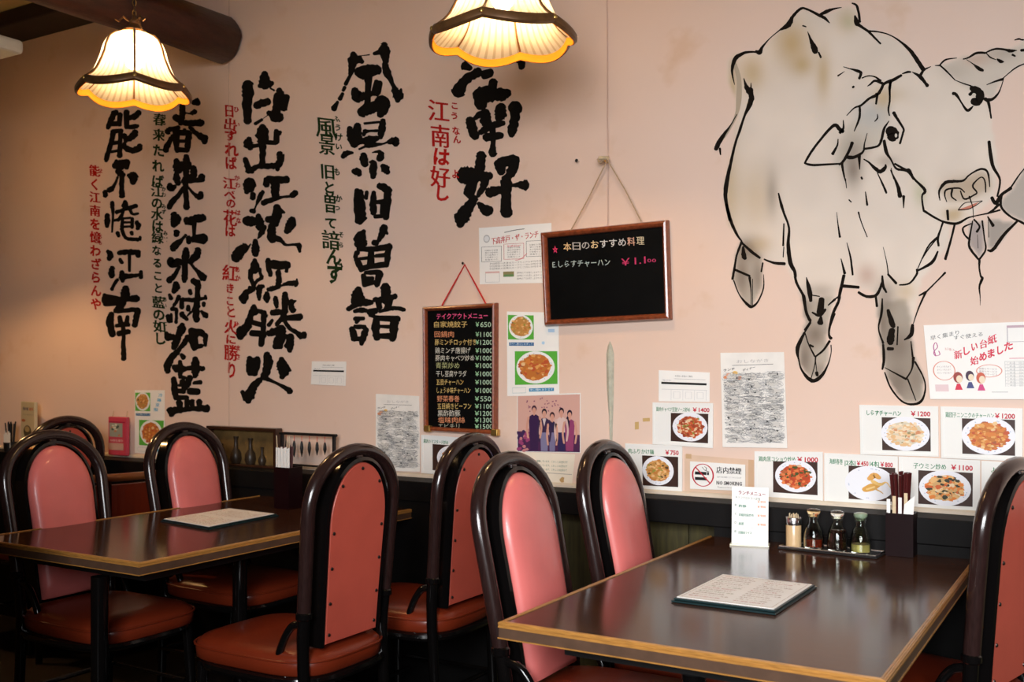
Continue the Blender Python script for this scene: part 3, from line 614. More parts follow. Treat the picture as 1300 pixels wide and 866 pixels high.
BULL = [
 ('body_outline', 900, 0, 7.218, "235,775,5 212,650,20 240,540,35 310,490,25 380,475,18 440,480,12;430,470,20 465,480,40 490,430,20 560,350,8 650,275,10;650,275,12 730,225,45 770,150,25 840,80,22 900,85,18 1010,140,25 1060,165,25 1105,210,8;1010,140,20 1080,105,30 1150,80,15 1215,68,5;860,235,12 890,245,10;905,290,5 935,370,25 965,440,50 975,475,45;1005,480,14 1025,525,18;320,720,8 345,800,30 370,830,60 390,866,35;385,760,6 385,820,15"),
 ('body_outline', 1050, 0, 7.218, "230,30,12 270,50,20 290,120,20 300,200,20;255,145,15 275,210,45 300,235,25 380,290,20 440,350,18 490,400,14;380,285,15 460,290,12 560,315,10 650,365,14 760,460,28 830,560,35 885,640,35;885,640,20 950,610,6;150,612,6 210,630,10 280,650,25 310,670,25 295,720,20;100,695,14 160,655,4;320,715,10 380,695,10 440,705,12 490,740,20;235,800,18 245,795,18"),
 ('head_outline', 1050, 0, 7.218, "780,660,6 850,700,30 900,760,25 920,785,30;885,640,20 850,700,25;690,675,10 740,660,18 765,660,15;680,690,20 600,735,28 520,770,22 480,850,22 450,866,25;590,740,20 572,800,18 575,866,14;520,770,25 440,740,20 400,770,15 370,790,6;990,600,6 1040,600,14"),
 ('horn_outline', 1180, 30, 7.217, "95,380,12 150,330,14 250,315,5;95,380,14 160,440,14 235,518,8;240,520,5 310,548,10 380,570,12;310,325,10 360,310,14 430,270,20 510,268,18;510,270,10 560,245,14 620,230,16 700,240,18 740,250,28 800,245,6;340,330,5 400,370,10 450,410,30 490,430,20;520,270,8 560,310,12 610,330,5;620,325,12 650,345,30 680,350,10;760,285,18 785,298,14;780,150,8 820,140,14 866,148,12 1000,120,10 1150,60,6;840,245,22 900,240,20;525,560,6 600,530,14 670,510,22;670,505,10 720,460,8 790,405,12 866,370,10 1000,330,12 1150,300,8;1150,60,8 1170,180,10 1150,300,8"),
 ('right_eye', 1180, 30, 7.217, "385,590,40 440,620,70 462,670,70 440,720,60 400,710,55;368,650,25 400,625,28;215,640,25 245,650,25 290,720,14 340,790,22 370,785,22 400,755,8"),
 ('head_outline', 1180, 30, 7.217, "680,500,8 660,570,8 630,640,14 580,690,24 530,700,30;510,690,30 540,720,26 555,800,16 565,866,14"),
 ('tail', 900, 110, 5.094, "180,180,5 140,250,8 90,320,22 60,370,28 45,405,22;70,400,14 75,440,8"),
 ('body_outline', 900, 110, 5.094, "240,0,25 275,60,30 265,110,30 230,190,14 200,280,16 170,370,14 140,500,18 115,620,24 108,720,22 135,866,14;450,690,8 470,770,16 500,860,8"),
 ('ear_outline', 900, 110, 5.094, "620,495,12 660,425,14 740,320,14 810,250,20 845,275,22 866,290,22;620,495,12 680,507,14 866,497,10;835,340,6 830,380,10 800,435,18"),
 ('head_outline', 1010, 80, 5.773, "350,420,6 350,480,14 325,510,20;375,385,5 430,330,10 480,310,14 540,260,16 600,230,20 640,170,16;470,315,14 468,400,16 430,500,6;600,230,16 590,300,12;695,140,18 690,210,14 690,280,12 680,340,12 688,385,8;600,375,5 600,405,10 580,428,6;685,425,5 650,480,16 630,560,18 600,610,14 500,630,14;525,515,4 505,590,8 495,650,14 430,690,22 380,690,25;415,585,22 390,650,18 350,720,18 320,745,12;340,740,16 350,800,14 365,866,6;465,680,24 470,780,6;500,705,8 540,730,12 580,770,22 620,795,26 655,770,24 660,745,10;485,845,12 488,850,12;650,570,20 665,650,22 700,710,12 740,775,14 820,790,20 866,850,16;600,800,6 625,866,5;700,770,5 720,850,8"),
 ('left_eye', 1010, 80, 5.773, "690,490,60 712,520,85 705,550,60;720,365,25 740,400,18 790,480,14 785,520,14 765,590,14"),
 ('body_outline', 1040, 190, 5.4125, "180,200,8 188,265,4;318,290,6 330,380,14;400,160,6 455,280,14 460,300,8;490,140,6 540,250,20 555,320,28;580,320,18 580,400,6;120,430,3 130,520,8 142,600,14;190,640,4 215,740,12 230,860,12;150,750,5 175,850,18;270,430,10 290,500,6 330,600,6;440,670,3 465,780,6 475,866,8;205,345,8 220,360,8;290,190,12 295,200,12;850,500,12 820,600,10 820,660,14;815,600,12 760,650,10 720,720,8 670,835,5;815,700,10 780,770,20 720,810,14 670,835,12"),
 ('head_outline', 1150, 180, 5.773, "-80,162,14 0,205,16 25,210,20 60,270,14 140,355,20 118,400,12 130,500,14;130,505,16 260,580,14 370,600,18 450,560,12 500,545,8 600,525,10 690,500,12;610,0,22 635,170,22 690,280,14 670,400,12;305,505,18 310,570,16;630,410,22 660,450,25 700,390,20 770,340,22;600,525,12 640,500,14 680,460,20"),
 ('muzzle', 1150, 180, 5.773, "250,430,6 245,360,14 290,300,22 350,290,20 420,285,14 470,240,10 550,200,14 600,225,14 615,330,6;300,440,5 285,390,10 300,350,12 390,340,10 430,370,8;340,350,14 335,400,12 370,430,8;400,360,8 430,420,12 500,390,10 520,370,10 490,320,12 550,260,8 580,290,10 585,370,8;465,400,10 490,480,6 495,560,4;385,500,8 470,490,6 560,435,5;385,498,6 430,450,6 500,440,4 560,433,5"),
 ('nose_ring', 1150, 180, 5.773, "770,335,12 866,200,8 1000,90,8 1130,60,8;700,400,16 700,480,16 770,550,14 866,600,16 1000,690,14 1130,700,12"),
 ('beard', 1150, 180, 5.773, "480,600,8 420,630,12 430,680,12 470,720,12;490,580,8 465,720,14 470,780,16 530,860,14;500,570,12 540,620,12 520,660,16;560,580,12 575,700,10 585,790,12 540,860,14;600,550,10 640,615,20;605,560,4 608,700,5;820,580,14 720,680,20 640,790,22 600,795,12;525,680,3 530,780,4"),
 ('beard', 1200, 240, 5.4125, "235,490,16 235,550,10 245,600,12 255,615,18 235,670,12 240,740,6 240,800,2"),
 ('body_outline', 1150, 180, 5.773, "360,600,14 330,720,14 290,860,18;275,590,8 235,700,14 240,760,12;235,700,10 170,780,8 120,860,5"),
 ('body_outline', 900, 260, 5.4125, "120,0,20 150,110,20 190,200,16 225,250,10;225,255,16 190,350,12 175,440,14 162,510,16;225,260,12 290,320,18 350,365,14;380,375,10 450,400,16 520,405,20;495,0,14 520,70,14 550,160,14 545,280,22 560,400,26 590,460,20 600,530,16 650,625,18;515,130,8 510,280,12;515,290,6 510,360,6;650,625,22 670,740,18 695,795,20;670,500,6 690,590,30 700,660,20;700,620,8 760,630,6;775,650,35 765,740,45;710,740,10 760,760,20 800,720,16;770,770,14 765,810,40;866,650,14 820,690,8;860,750,20 830,840,12;700,800,10 660,860,14"),
 ('hoof', 900, 260, 5.4125, "235,290,14 240,350,30 250,370,20;175,445,14 280,490,14;370,400,10 360,460,10;170,520,8 210,620,8 270,690,18 300,700,16 340,660,10 375,570,8 375,480,4;280,500,16 290,600,6 290,690,6;300,510,4 300,690,4"),
 ('hoof', 990, 350, 5.773, "225,345,12 185,410,12;180,420,16 130,530,28 140,620,10 165,700,14 235,770,26 300,740,22 350,660,10 375,570,6 375,510,8;185,420,8 210,500,8 255,590,12;260,595,12 320,545,14 365,480,16;262,600,10 255,660,6 230,750,6;262,620,6 275,740,4;220,510,14 245,520,12;270,710,20 275,730,20"),
 ('body_outline', 990, 350, 5.773, "470,0,22 440,130,20 430,190,18 385,290,18 360,420,14 375,460,22;440,150,14 390,180,6;460,75,22 577,85,20"),
 ('body_outline', 1090, 340, 4.811, "145,50,10 150,110,16 170,150,10;180,40,12 230,95,14;250,105,8 310,95,10 355,40,12 355,10,10;0,150,14 50,175,16 110,165,16 145,90,14;105,170,12 112,235,14;145,190,8 140,280,14 122,370,8 150,460,12;180,260,18 205,340,30 215,360,20;205,380,30 195,440,40 195,460,30;240,360,8 235,470,8;180,495,20 210,495,16;410,150,14 370,170,8;410,150,12 365,250,8 335,340,5;410,150,10 480,80,8 529,30,12;330,350,18 320,410,22 280,440,8;320,450,6 330,540,12;150,470,12 155,560,16 145,620,10"),
 ('hoof', 1090, 340, 4.811, "335,550,18 325,620,8 290,680,10;345,575,10 400,680,8 405,760,10 370,825,14 280,825,10 200,740,10 160,640,8;160,610,4 290,680,12;300,680,8 350,810,5"),
]
acc = {}
for nm, ox, oy, sc, s in BULL:
    key = nm if nm != 'hoof' else 'hoof%d' % ox
    mb = acc.setdefault(key, (nm, MB()))[1]
    for k, pts in enumerate(to_px(s, ox, oy, sc, 1.15)):
        off = 0.0010 + 0.00002 * (k % 16)
        stroke(mb, lambda x, y: W(x, y, off) - bl, pts, (0.010, 0.007, 0.005), rough=0.10, rnd=rnd, cap=0.35)
for nm, mb in acc.values(): mb.build(nm, M['ink'], bull)
ik = Ink(lambda u, v: W(u, v, 0.0009) - bl)
ik.poly([(1217, 266), (1228, 262), (1243, 256), (1236, 263), (1225, 267)], (0.55, 0.20, 0.14)); ik.build('tongue', M['ink'], bull)
tw = MB(); stroke(tw, lambda x, y: W(x, y, 0.0008) - bl, [(933, 82, 5), (938, 100, 6), (938, 125, 7), (935, 145, 4), (925, 166, 2.5), (914, 182, 2)], (.44, .36, .27)); tw.build('tail_wash', M['ink'], bull)
ik = Ink(lambda u, v: W(u, v, 0.0016) - bl)
ik.ell(1137.5, 172, 1.6, 2.6, (0.6, 0.53, 0.45), 10); ik.ell(1236.5, 120.5, 2.6, 2.4, (0.6, 0.53, 0.45), 10); ik.build('eye_glint', M['ink'], bull)

# ------------------------------------------------------------------ papers, cards and boards on the wall
def quadmap(q, off):               # (u, v) in 0..1 (v down) inside a quad of photograph points on the wall
    (ax, ay), (bx, by), (cx, cy), (dx, dy) = q      # TL TR BR BL
    def m(u, v):
        x = (ax * (1 - u) + bx * u) * (1 - v) + (dx * (1 - u) + cx * u) * v
        y = (ay * (1 - u) + by * u) * (1 - v) + (dy * (1 - u) + cy * u) * v
        return W(x, y, off)
    return m
def sheet(name, label, cat, q, th=0.0012, off=0.001, m='paper', group=None, curl=0.0):
    """paper with thickness; returns (object, mapper factory in the object's local space)"""
    f = quadmap(q, off + th); base = quadmap(q, off + th)
    n = 8; v = []; fs = []
    org = f(0.5, 1.0)
    org = Vector((org.x, WALL - off, min(f(0, 1).z, f(1, 1).z)))
    def lift(u, v_): return curl * (abs(u - 0.5) * 2) ** 3 * 0.6 + curl * (v_ ** 3)
    def top(u, v_, extra=0.0): 
        p = f(u, v_).copy(); p.y -= lift(u, v_) + extra; return p - org
    for j in range(n + 1):
        for i in range(n + 1):
            p = top(i / n, j / n); v.append(p)
    k = len(v)
    for j in range(n + 1):
        for i in range(n + 1):
            p = v[j * (n + 1) + i]; v.append(Vector((p.x, p.y + th, p.z)))
    for j in range(n):
        for i in range(n):
            a = j * (n + 1) + i; b = a + 1; c = a + n + 2; d = a + n + 1
            fs.append((a, d, c, b)); fs.append((k + a, k + b, k + c, k + d))
    ring = [i for i in range(n)] + [j * (n + 1) + n for j in range(n)] + [n * (n + 1) + i for i in range(n, 0, -1)] + [j * (n + 1) for j in range(n, 0, -1)]
    for a, b in zip(ring, ring[1:] + ring[:1]): fs.append((a, b, k + b, k + a))
    o = MB().add(v, fs).build(name, M[m]); o.location = org
    tag(o, label, cat, group)
    return o, (lambda extra: (lambda u, v_: top(u, v_, extra)))

GREEN, CRIM, DK = (0.01, 0.19, 0.07), (0.50, 0.008, 0.03), (0.03, 0.03, 0.035)
FOOD = {
 'noodle': [(.62, .30, .08), (.50, .18, .04), (.75, .45, .20), (.10, .05, .02), (.30, .28, .05)],
 'stew': [(.55, .10, .03), (.30, .05, .02), (.72, .50, .30), (.20, .26, .04), (.78, .62, .45)],
 'rice': [(.80, .70, .52), (.72, .45, .22), (.80, .62, .42), (.60, .25, .12), (.30, .25, .12)],
 'redrice': [(.62, .20, .04), (.50, .09, .03), (.70, .35, .10), (.75, .50, .25), (.35, .10, .04)],
 'pepper': [(.55, .07, .02), (.70, .20, .06), (.06, .08, .02), (.75, .40, .22), (.45, .12, .04)],
 'roll': [(.72, .42, .10), (.80, .55, .20)],
 'egg': [(.75, .45, .18), (.72, .22, .04), (.04, .04, .02), (.78, .60, .38), (.60, .12, .03)],
 'mixed': [(.70, .28, .05), (.05, .03, .01), (.60, .20, .04), (.75, .45, .15), (.20, .18, .04)],
}
def plate(ik, ik2, cx, cy, rx, ry, kind, fx=0.62, fy=0.58, n=120, dy=0.0, seed=1, rim=(.80, .80, .84)):
    r = random.Random(seed)
    ik.ell(cx, cy, rx, ry, rim, 30)
    for k in range(12):             # small printed marks on the rim
        a = r.uniform(0, 6.28); ik2.ell(cx + .85 * rx * math.cos(a), cy + .85 * ry * math.sin(a), rx * .03, ry * .03, (.45, .5, .62), 6)
    if kind == 'roll': return
    q0 = FOOD[kind][0]; ik2.ell(cx, cy + dy * ry, rx * fx, ry * fy, tuple(v * .8 for v in q0), 20, .06, r)
    for k in range(n):
        a = r.uniform(0, 6.283); q = math.sqrt(r.random())
        x = cx + fx * rx * q * math.cos(a); y = cy + dy * ry + fy * ry * q * math.sin(a)
        s = r.uniform(0.05, 0.13) * rx
        (ik if k % 2 else ik2).ell(x, y, s, s * ry / rx * r.uniform(.5, 1.1), r.choice(FOOD[kind][:3] * 3 + FOOD[kind]), 6, 0.35, r)
def food_card(label, q, title, price, kind, pic, seed, dish, cat='menu card', group='laminated dish cards on the wall', tspan=(0.07, 0.52), pspan=(0.68, 0.95), extra_text=None, th=0.003):
    o, tm = sheet('menu_card', label, cat, q, th, 0.001, 'plastic_sleeve', group)
    fr = MB(); f0 = tm(0.0016)                          # raised clear border
    def L(u, v): return f0(u, v)
    for (a, b, c, d) in ((0, 0, 1, .05), (0, .95, 1, 1), (0, .05, .035, .95), (.965, .05, 1, .95)):
        p = [L(a, b), L(a, d), L(c, d), L(c, b)]; qv = p + [x + Vector((0, 0.0016, 0)) for x in p]
        fr.add(qv, [(0, 1, 2, 3), (4, 7, 6, 5), (0, 4, 5, 1), (1, 5, 6, 2), (2, 6, 7, 3), (3, 7, 4, 0)])
    fr.build('border', M['plastic_sleeve'], o)
    ik = Ink(tm(0.0003)); 
    if title: ik.text(title, tspan[0], .20, tspan[1], .20, .115, GREEN, 0.022)
    if price: ik.text(price, pspan[0], .20, pspan[1], .20, .13, CRIM, 0.03)
    if extra_text:
        for s, u0, u1, c in extra_text: ik.text(s, u0, .21, u1, .21, .12, c, 0.03)
    ik.build('printed_text', M['print'], o)
    x0, y0, x1, y1 = pic
    a = Ink(tm(0.0003)); a.rect(x0, y0, x1, y1, (.045, .020, .014))
    for k in range(3): a2 = None
    b = Ink(tm(0.0006)); c = Ink(tm(0.0009))
    cx, cy, rx, ry = dish
    plate(b, c, cx, cy, rx, ry, kind, .72, .70, 230, seed=seed)
    if kind == 'roll':
        stroke(b.mb, tm(0.0010), [(.56, .66, .10), (.66, .60, .13), (.76, .54, .05)], (.66, .34, .07)); stroke(c.mb, tm(0.0013), [(.62, .45, .08), (.68, .38, .10), (.74, .42, .07)], (.70, .36, .10))
        stroke(c.mb, tm(0.0013), [(.66, .50, .06), (.76, .55, .05), (.84, .50, .02), (.90, .60, .01)], (.78, .50, .16)); stroke(c.mb, tm(0.0015), [(.58, .655, .03), (.68, .60, .03)], (.80, .55, .22))
        stroke(c.mb, tm(0.0013), [(.68, .63, .03), (.76, .68, .02), (.8, .72, .01)], (.60, .36, .12))
    b.build('dish_picture', M['print'], o); a.build('table_picture', M['print'], o); tag(c.build('food_picture', M['print'], o), kind='stuff')
    return o, tm
PIC = (.38, .24, .95, .93)
o, tm = food_card('white dish card priced 1400 yen, standing highest left of the scribbled menu', [(828.6, 511), (905.5, 512), (905, 569), (828.6, 564)], '鶏肉キャベツ豆鼓ソース炒め', '￥1400', 'stew', (.55 - .25, .24, .92, .90), 3, (.62, .55, .29, .33), tspan=(.06, .62), pspan=(.66, .94))
food_card('white dish card priced 750 yen with noodle plate, left of the no smoking sign', [(793.8, 563), (866, 566), (866, 626), (796, 622.5)], '肉ふりかけ麺', '￥750', 'noodle', (.29, .24, .93, .88), 4, (.57, .55, .28, .31), tspan=(.05, .50), pspan=(.70, .94))
food_card('white dish card priced 1000 yen, right of the no smoking sign', [(958, 573), (1044.7, 573.8), (1045, 640), (958, 633)], '鶏肉黒コショウ炒め', '￥1000', 'pepper', (.27, .20, .92, .84), 5, (.60, .49, .30, .32), tspan=(.06, .60), pspan=(.62, .93))
food_card('white dish card with golden spring rolls priced 450 and 800 yen', [(1046.5, 575), (1140, 579.5), (1140, 647), (1046.5, 640.5)], '海鮮春巻', None, 'roll', (.33, .22, .97, .86), 6, (.62, .54, .34, .33), tspan=(.07, .25), extra_text=[('|2本|', .28, .42, GREEN), ('￥450', .44, .60, CRIM), ('|4本|', .62, .74, GREEN), ('￥800', .76, .93, CRIM)])
food_card('white dish card priced 1100 yen behind the tall chopstick holder', [(1141, 579.5), (1244.5, 584.5), (1244, 653), (1141, 647)], '豚肉キクラゲ玉子ウミン炒め'[7:], '￥1100', 'egg', (.24, .24, .91, .87), 7, (.57, .55, .32, .33), tspan=(.18, .58), pspan=(.64, .91))
food_card('white dish card half hidden by the chair at the right edge of the picture', [(1246, 585), (1335, 590), (1335, 661), (1246, 654.5)], 'よだれ鶏', None, 'stew', (.35, .24, .95, .88), 8, (.66, .56, .28, .32), tspan=(.14, .5), pspan=(.66, .94))
food_card('white dish card with whitebait fried rice priced 1200 yen, under the bull hooves', [(1091, 514), (1191, 516), (1191.7, 580), (1092.4, 577)], 'しらすチャーハン', '￥1200', 'rice', (.28, .24, .90, .90), 9, (.58, .56, .31, .34), tspan=(.09, .53), pspan=(.65, .90))
food_card('white dish card with red fried rice priced 1200 yen, under the stamp card poster', [(1194, 516), (1298, 518.5), (1298, 586), (1195, 581.5)], '鶏団子ニンニクのチャーハン', '￥1200', 'redrice', (.26, .22, .91, .90), 10, (.585, .54, .33, .36), tspan=(.06, .65), pspan=(.66, .91))
food_card('white dish card with an orange stir-fry, low beside the scribbled menu at left', [(535, 552), (606, 557), (606, 607), (535, 600.5)], '鶏肉のマスタード炒め', '￥1100', 'mixed', (.20, .22, .92, .90), 11, (.57, .56, .29, .34), tspan=(.04, .48), pspan=(.58, .92))

# no smoking sign with the faded sheet behind it
o, tm = sheet('backing_sheet', 'faded tan sheet of paper stuck behind the no smoking sign', 'paper', [(869, 577), (957, 584), (957, 635), (869, 627.5)], 0.0006, 0.0006, 'paper_thin'); o.data.materials[0] = mat('tan_paper', (0.66, 0.47, 0.34), 0.7, noise=0.05)
ik = Ink(tm(0.0002)); ik.rect(.02, -.02, .10, .10, (.55, .36, .20)); ik.rect(.92, 0, 1.0, .95, (.58, .38, .24)); ik.build('tape', M['print'], o)
o, tm = sheet('no_smoking_sign', 'white no smoking sign with red crossed circle and black lettering', 'sign', [(876, 585.7), (946, 590), (946, 623.5), (876, 620.6)], 0.003, 0.003, 'plastic_sleeve')
a = Ink(tm(0.0003)); b = Ink(tm(0.0006))
K = (.01, .01, .012)
a.rect(.09, .36, .30, .47, K); a.rect(.09, .56, .30, .67, K); a.rect(.31, .36, .345, .47, K)
a.line([(.26, .16), (.30, .22), (.29, .30), (.35, .34)], .012, K); a.line([(.22, .18), (.27, .30), (.33, .34)], .010, K)
for k in range(6): a.rect(.10 + .03 * k, .40, .11 + .03 * k, .43, (.6, .6, .6)) if False else None
b.ring(.235, .48, .20, .42, .026, (.50, .012, .03)); b.line([(.10, .20), (.37, .78)], .026, (.50, .012, .03))
a.text('店内禁煙', .48, .36, .93, .36, .27, K, 0.03); a.text('当店内では終日禁煙とさせていただいております', .49, .54, .93, .54, .07, (.2, .2, .2))
a.text('NO SMOKING', .48, .80, .94, .80, .19, K, 0.03); a.text('Thank you for not smoking', .50, .92, .92, .92, .07, K)
a.build('printed_text', M['print'], o); b.build('red_circle', M['print'], o)

# two payment notices (their square codes are left blank)
for q, lab in (([(836.4, 470), (901, 473), (901, 510.5), (836.4, 509.5)], 'small white notice with a black bar above the 1400 yen dish card'),
               ([(396, 458.7), (439.6, 459), (439, 490), (395, 488)], 'small white notice with a black bar alone on the wall at left')):
    o, tm = sheet('notice', lab, 'notice', q, 0.001, 0.001, 'paper', curl=0.001)
    a = Ink(tm(0.0003)); a.rect(.05, .37, .94, .44, (.01, .01, .01)); a.text('お支払い方法のご案内', .32, .19, .66, .19, .07, (.1, .1, .1))
    a.rect(.30, .25, .92, .262, (.4, .4, .4)); a.text('ご利用いただけます', .06, .34, .25, .34, .06, (.3, .3, .3)); a.rect(.06, .60, .95, .612, (.55, .55, .55))
    for k in range(4): a.rect(.24 + .23 * k, .62, .247 + .23 * k, .95, (.6, .6, .6))
    for k in range(3): a.box(.29 + .23 * k, .68, .42 + .23 * k, .90, .008, (.6, .6, .6))
    a.build('printed_text', M['print'], o)

# two densely scribbled photocopied menus
for q, lab, sd in (([(914.7, 448), (995.5, 447), (1000, 569), (918, 567.6)], 'large photocopied menu covered in pencil drawings, under the bull', 5),
                   ([(477.5, 500), (532.5, 503), (534, 599), (477.5, 597)], 'photocopied menu covered in pencil drawings, left of the tall blackboard', 6)):
    o, tm = sheet('drawn_menu', lab, 'poster', q, 0.0006, 0.002, 'paper_thin', curl=0.003)
    r = random.Random(sd); a = Ink(tm(0.0003)); b = Ink(tm(0.0005))
    a.line([(.18, .135), (.82, .125)], .005, (.12, .12, .12)); a.text('おしながき', .25, .11, .75, .10, .04, (.45, .43, .42))
    a.text('ランチ', .04, .20, .22, .18, .03, (.05, .05, .05), .02); a.text('ディナー', .34, .20, .54, .165, .03, (.05, .05, .05), .02)
    for (x, y, c) in ((.12, .235, (.75, .35, .2)), (.22, .215, (.75, .45, .08)), (.08, .26, (.7, .25, .1)), (.22, .25, (.3, .45, .1)), (.28, .265, (.7, .25, .1))):
        a.ell(x, y, .045, .02, c, 12)
    for cxx in range(3):
        for cyy in range(9):
            x = .20 + .30 * cxx + r.uniform(-.03, .03); y = .25 + .083 * cyy + r.uniform(-.01, .01)
            g = r.uniform(.18, .42); k0 = (g, g, g * .97)
            for s in range(12):
                p = [(min(max(x + r.uniform(-.19, .19), .04), .97), y + r.uniform(-.045, .045)) for _ in range(5)]
                a.line(p, r.uniform(.0015, .0045), (g, g, g))
            for s in range(4):
                b.ring(x + r.uniform(-.1, .1), y + r.uniform(-.03, .03), r.uniform(.02, .06), r.uniform(.01, .025), .004, (.2, .2, .2), 12)
            for s in range(3):
                yy = y + r.uniform(-.045, .045); xx = x + r.uniform(-.12, 0); w = r.uniform(.05, .12)
                for q_ in range(8): b.rect(xx + w * q_ / 8, yy + r.uniform(-.006, .002), xx + w * (q_ + .6) / 8, yy + .006, (.15, .15, .15))
            b.ell(x + r.uniform(-.1, .1), y + r.uniform(-.03, .03), r.uniform(.008, .022), r.uniform(.005, .012), (.06, .06, .06), 8, .3, r)
            a.ell(x + r.uniform(-.03, .03), y, .10, .032, (.60, .58, .54), 14, .2, r)
    for k in range(5): a.rect(.06, .37 + .125 * k, .96, .372 + .125 * k, (.45, .45, .45))
    tag(a.build('pencil_drawing', M['print'], o), kind='stuff'); tag(b.build('pencil_writing', M['print'], o), kind='stuff')

# lunch leaflet
o, tm = sheet('lunch_leaflet', 'white lunch leaflet with red heading tucked behind the large blackboard', 'leaflet', [(608, 289.5), (700, 283), (700, 359), (609, 361)], 0.0006, 0.001, 'paper')
a = Ink(tm(0.0003)); g = (.12, .12, .12)
a.line([(.35, .11), (.50, .08), (.63, .07)], .012, g); a.text('下高井戸・ザ・ランチ', .17, .30, .82, .22, .13, (.50, .01, .01), 0.035)
a.ell(.105, .20, .045, .07, (.45, .45, .45), 14); a.ell(.105, .20, .035, .05, (.75, .75, .75), 14)
for k in range(3):
    x = .03 + .31 * k; y = .34 - .03 * k; a.box(x, y, x + .28, y + .27, .006, (.15, .15, .15) if k != 1 else (.5, .1, .12))
    for j in range(5): a.text('日替わり定食セット'[j:j + 6], x + .05, y + .08 + .04 * j, x + .23, y + .08 + .04 * j, .03, g)
a.text('ランチメニュー', .39, .37, .58, .36, .04, (.6, .05, .08), .04); a.line([(.50, .60), (.58, .58), (.66, .49)], .008, (.6, .02, .05))
for j in range(3): a.text('平日限定の定食はスープとごはんが付きます', .14, .66 + .045 * j, .90, .64 + .045 * j, .035, g)
a.box(.08, .78, .28, .97, .006, (.5, .5, .5)); a.rect(.08, .78, .28, .81, (.7, .45, .42)); a.rect(.33, .79, .48, .88, (.25, .22, .10)); a.rect(.34, .84, .47, .88, (.12, .25, .10))
for j in range(3): a.text('店内にてお召し上がりください', .52, .83 + .05 * j, .97, .83 + .05 * j, .035, g)
a.build('printed_text', M['print'], o)

# colour leaflets with two dishes
for q, lab, wd in (([(643.5, 395.5), (709, 397), (710, 501), (644, 503)], 'white leaflet with two round dishes on green, right of the tall blackboard', 0),
                   ([(171, 495.4), (209, 495.4), (209, 578), (171, 575)], 'white leaflet with two round dishes on green, behind the left chairs', 1)):
    o, tm = sheet('dish_leaflet', lab, 'leaflet', q, 0.0008, 0.001, 'paper')
    a = Ink(tm(0.0003)); b = Ink(tm(0.0005)); c = Ink(tm(0.0008)); gg = (.10, .42, .05)
    for (x0, y0, x1, y1, cx, cy, rx, ry, ky) in ((.02, .04, .52, .33, .27, .18, .235, .145, 1), (.15, .47, .97, .87, .55, .665, .37, .195, 2)):
        a.rect(x0, y0, x1, y1, gg); plate(b, c, cx, cy, rx, ry, 'redrice' if ky == 2 else 'noodle', .80, .80, 130, seed=ky + wd, rim=(.84, .84, .82))
        b.ell(cx + rx * .3, cy + ry * .3, rx * .35, ry * .35, (.72, .14, .05), 14, .15, random.Random(2))
    a.rect(.04, .365, .52, .405, (.02, .12, .30)); a.rect(.42, .915, .90, .955, (.05, .25, .45)); a.box(.10, .90, .36, .97, .006, (.5, .6, .6))
    a.text('冷やし麺はじめました', .05, .395, .50, .395, .03, (.7, .8, .85)); a.text('辛い麺もあります', .44, .945, .88, .945, .03, (.8, .85, .9))
    if wd:
        for k in range(4): a.text('冷麺夏限'[k], .80 - .05 * k, .10 + .075 * k, .93 - .05 * k, .10 + .075 * k, .06, (.10, .40, .65), .04)
    else:
        a.rect(.80, .20, .92, .24, (.45, .60, .75)); a.ell(.70, .37, .03, .02, (.45, .65, .82), 10)
    a.build('printed_text', M['print'], o); b.build('dish_picture', M['print'], o); tag(c.build('food_picture', M['print'], o), kind='stuff')

# group photograph and its caption sheet
o, tm = sheet('caption_sheet', 'cream sheet with green lines of writing pinned below the group photograph', 'paper', [(659, 573.5), (730, 577), (726, 616.5), (661, 611.5)], 0.0006, 0.0006, 'menu_wood')
a = Ink(tm(0.0003))
for k in range(3): a.text('お店で働く仲間を募集しています。くわしくは店長まで', .05, .32 + .13 * k, .88, .30 + .13 * k, .085, (.05, .14, .09))
a.rect(.02, .64, .98, .66, (.4, .35, .3)); a.ell(.80, .84, .05, .08, (.5, .3, .12), 8, .4, random.Random(1)); a.build('printed_text', M['print'], o)
o, tm = sheet('group_photograph', 'faded pinkish group photograph of five standing people', 'photograph', [(656.5, 501.5), (737, 499), (737, 575), (656.5, 573.6)], 0.001, 0.0015, 'plastic_sleeve')
a = Ink(tm(0.0003)); b = Ink(tm(0.0006)); c = Ink(tm(0.0009))
a.rect(.01, .02, .99, .99, (.62, .36, .30)); a.rect(.01, .70, .99, .99, (.07, .02, .07)); a.rect(.01, .64, .22, .78, (.10, .03, .06)); r = random.Random(8)
for k in range(26): b.ell(r.uniform(.15, .7), r.uniform(.04, .3), .012, .012, (.25, .08, .14), 6, .3, r)
for k in range(30): b.ell(r.uniform(.02, .2), r.uniform(.62, .98), .03, .03, r.choice([(.3, .05, .15), (.05, .02, .08), (.5, .2, .2)]), 6, .3, r)
skin = (.60, .30, .22)
def figure(cx, top, w, dress, legs, arms, hair, gown=False):
    hh = .085; 
    b.poly([(cx - w * .5, top + .20), (cx - w * .35, top + .97 - top), (cx + w * .35, .97), (cx + w * .5, top + .20)] if gown else [(cx - w * .42, .62), (cx - w * .35, .98), (cx + w * .35, .98), (cx + w * .42, .62)], dress if gown else legs)
    b.poly([(cx - w * .5, top + .19), (cx - w * .42, .66), (cx + w * .42, .66), (cx + w * .5, top + .19), (cx + w * .2, top + .15), (cx - w * .2, top + .15)], dress)
    for sgn in (-1, 1): stroke(c.mb, tm(.0009), [(cx + sgn * w * .52, top + .20, .035), (cx + sgn * w * .68, top + .38, .03), (cx + sgn * w * .55, top + .55, .028)], arms)
    c.ell(cx, top + .135, .016, .035, skin, 8)
    b.ell(cx, top + .05, .040, .062, hair, 14); c.ell(cx, top + .078, .030, .052, skin, 14)
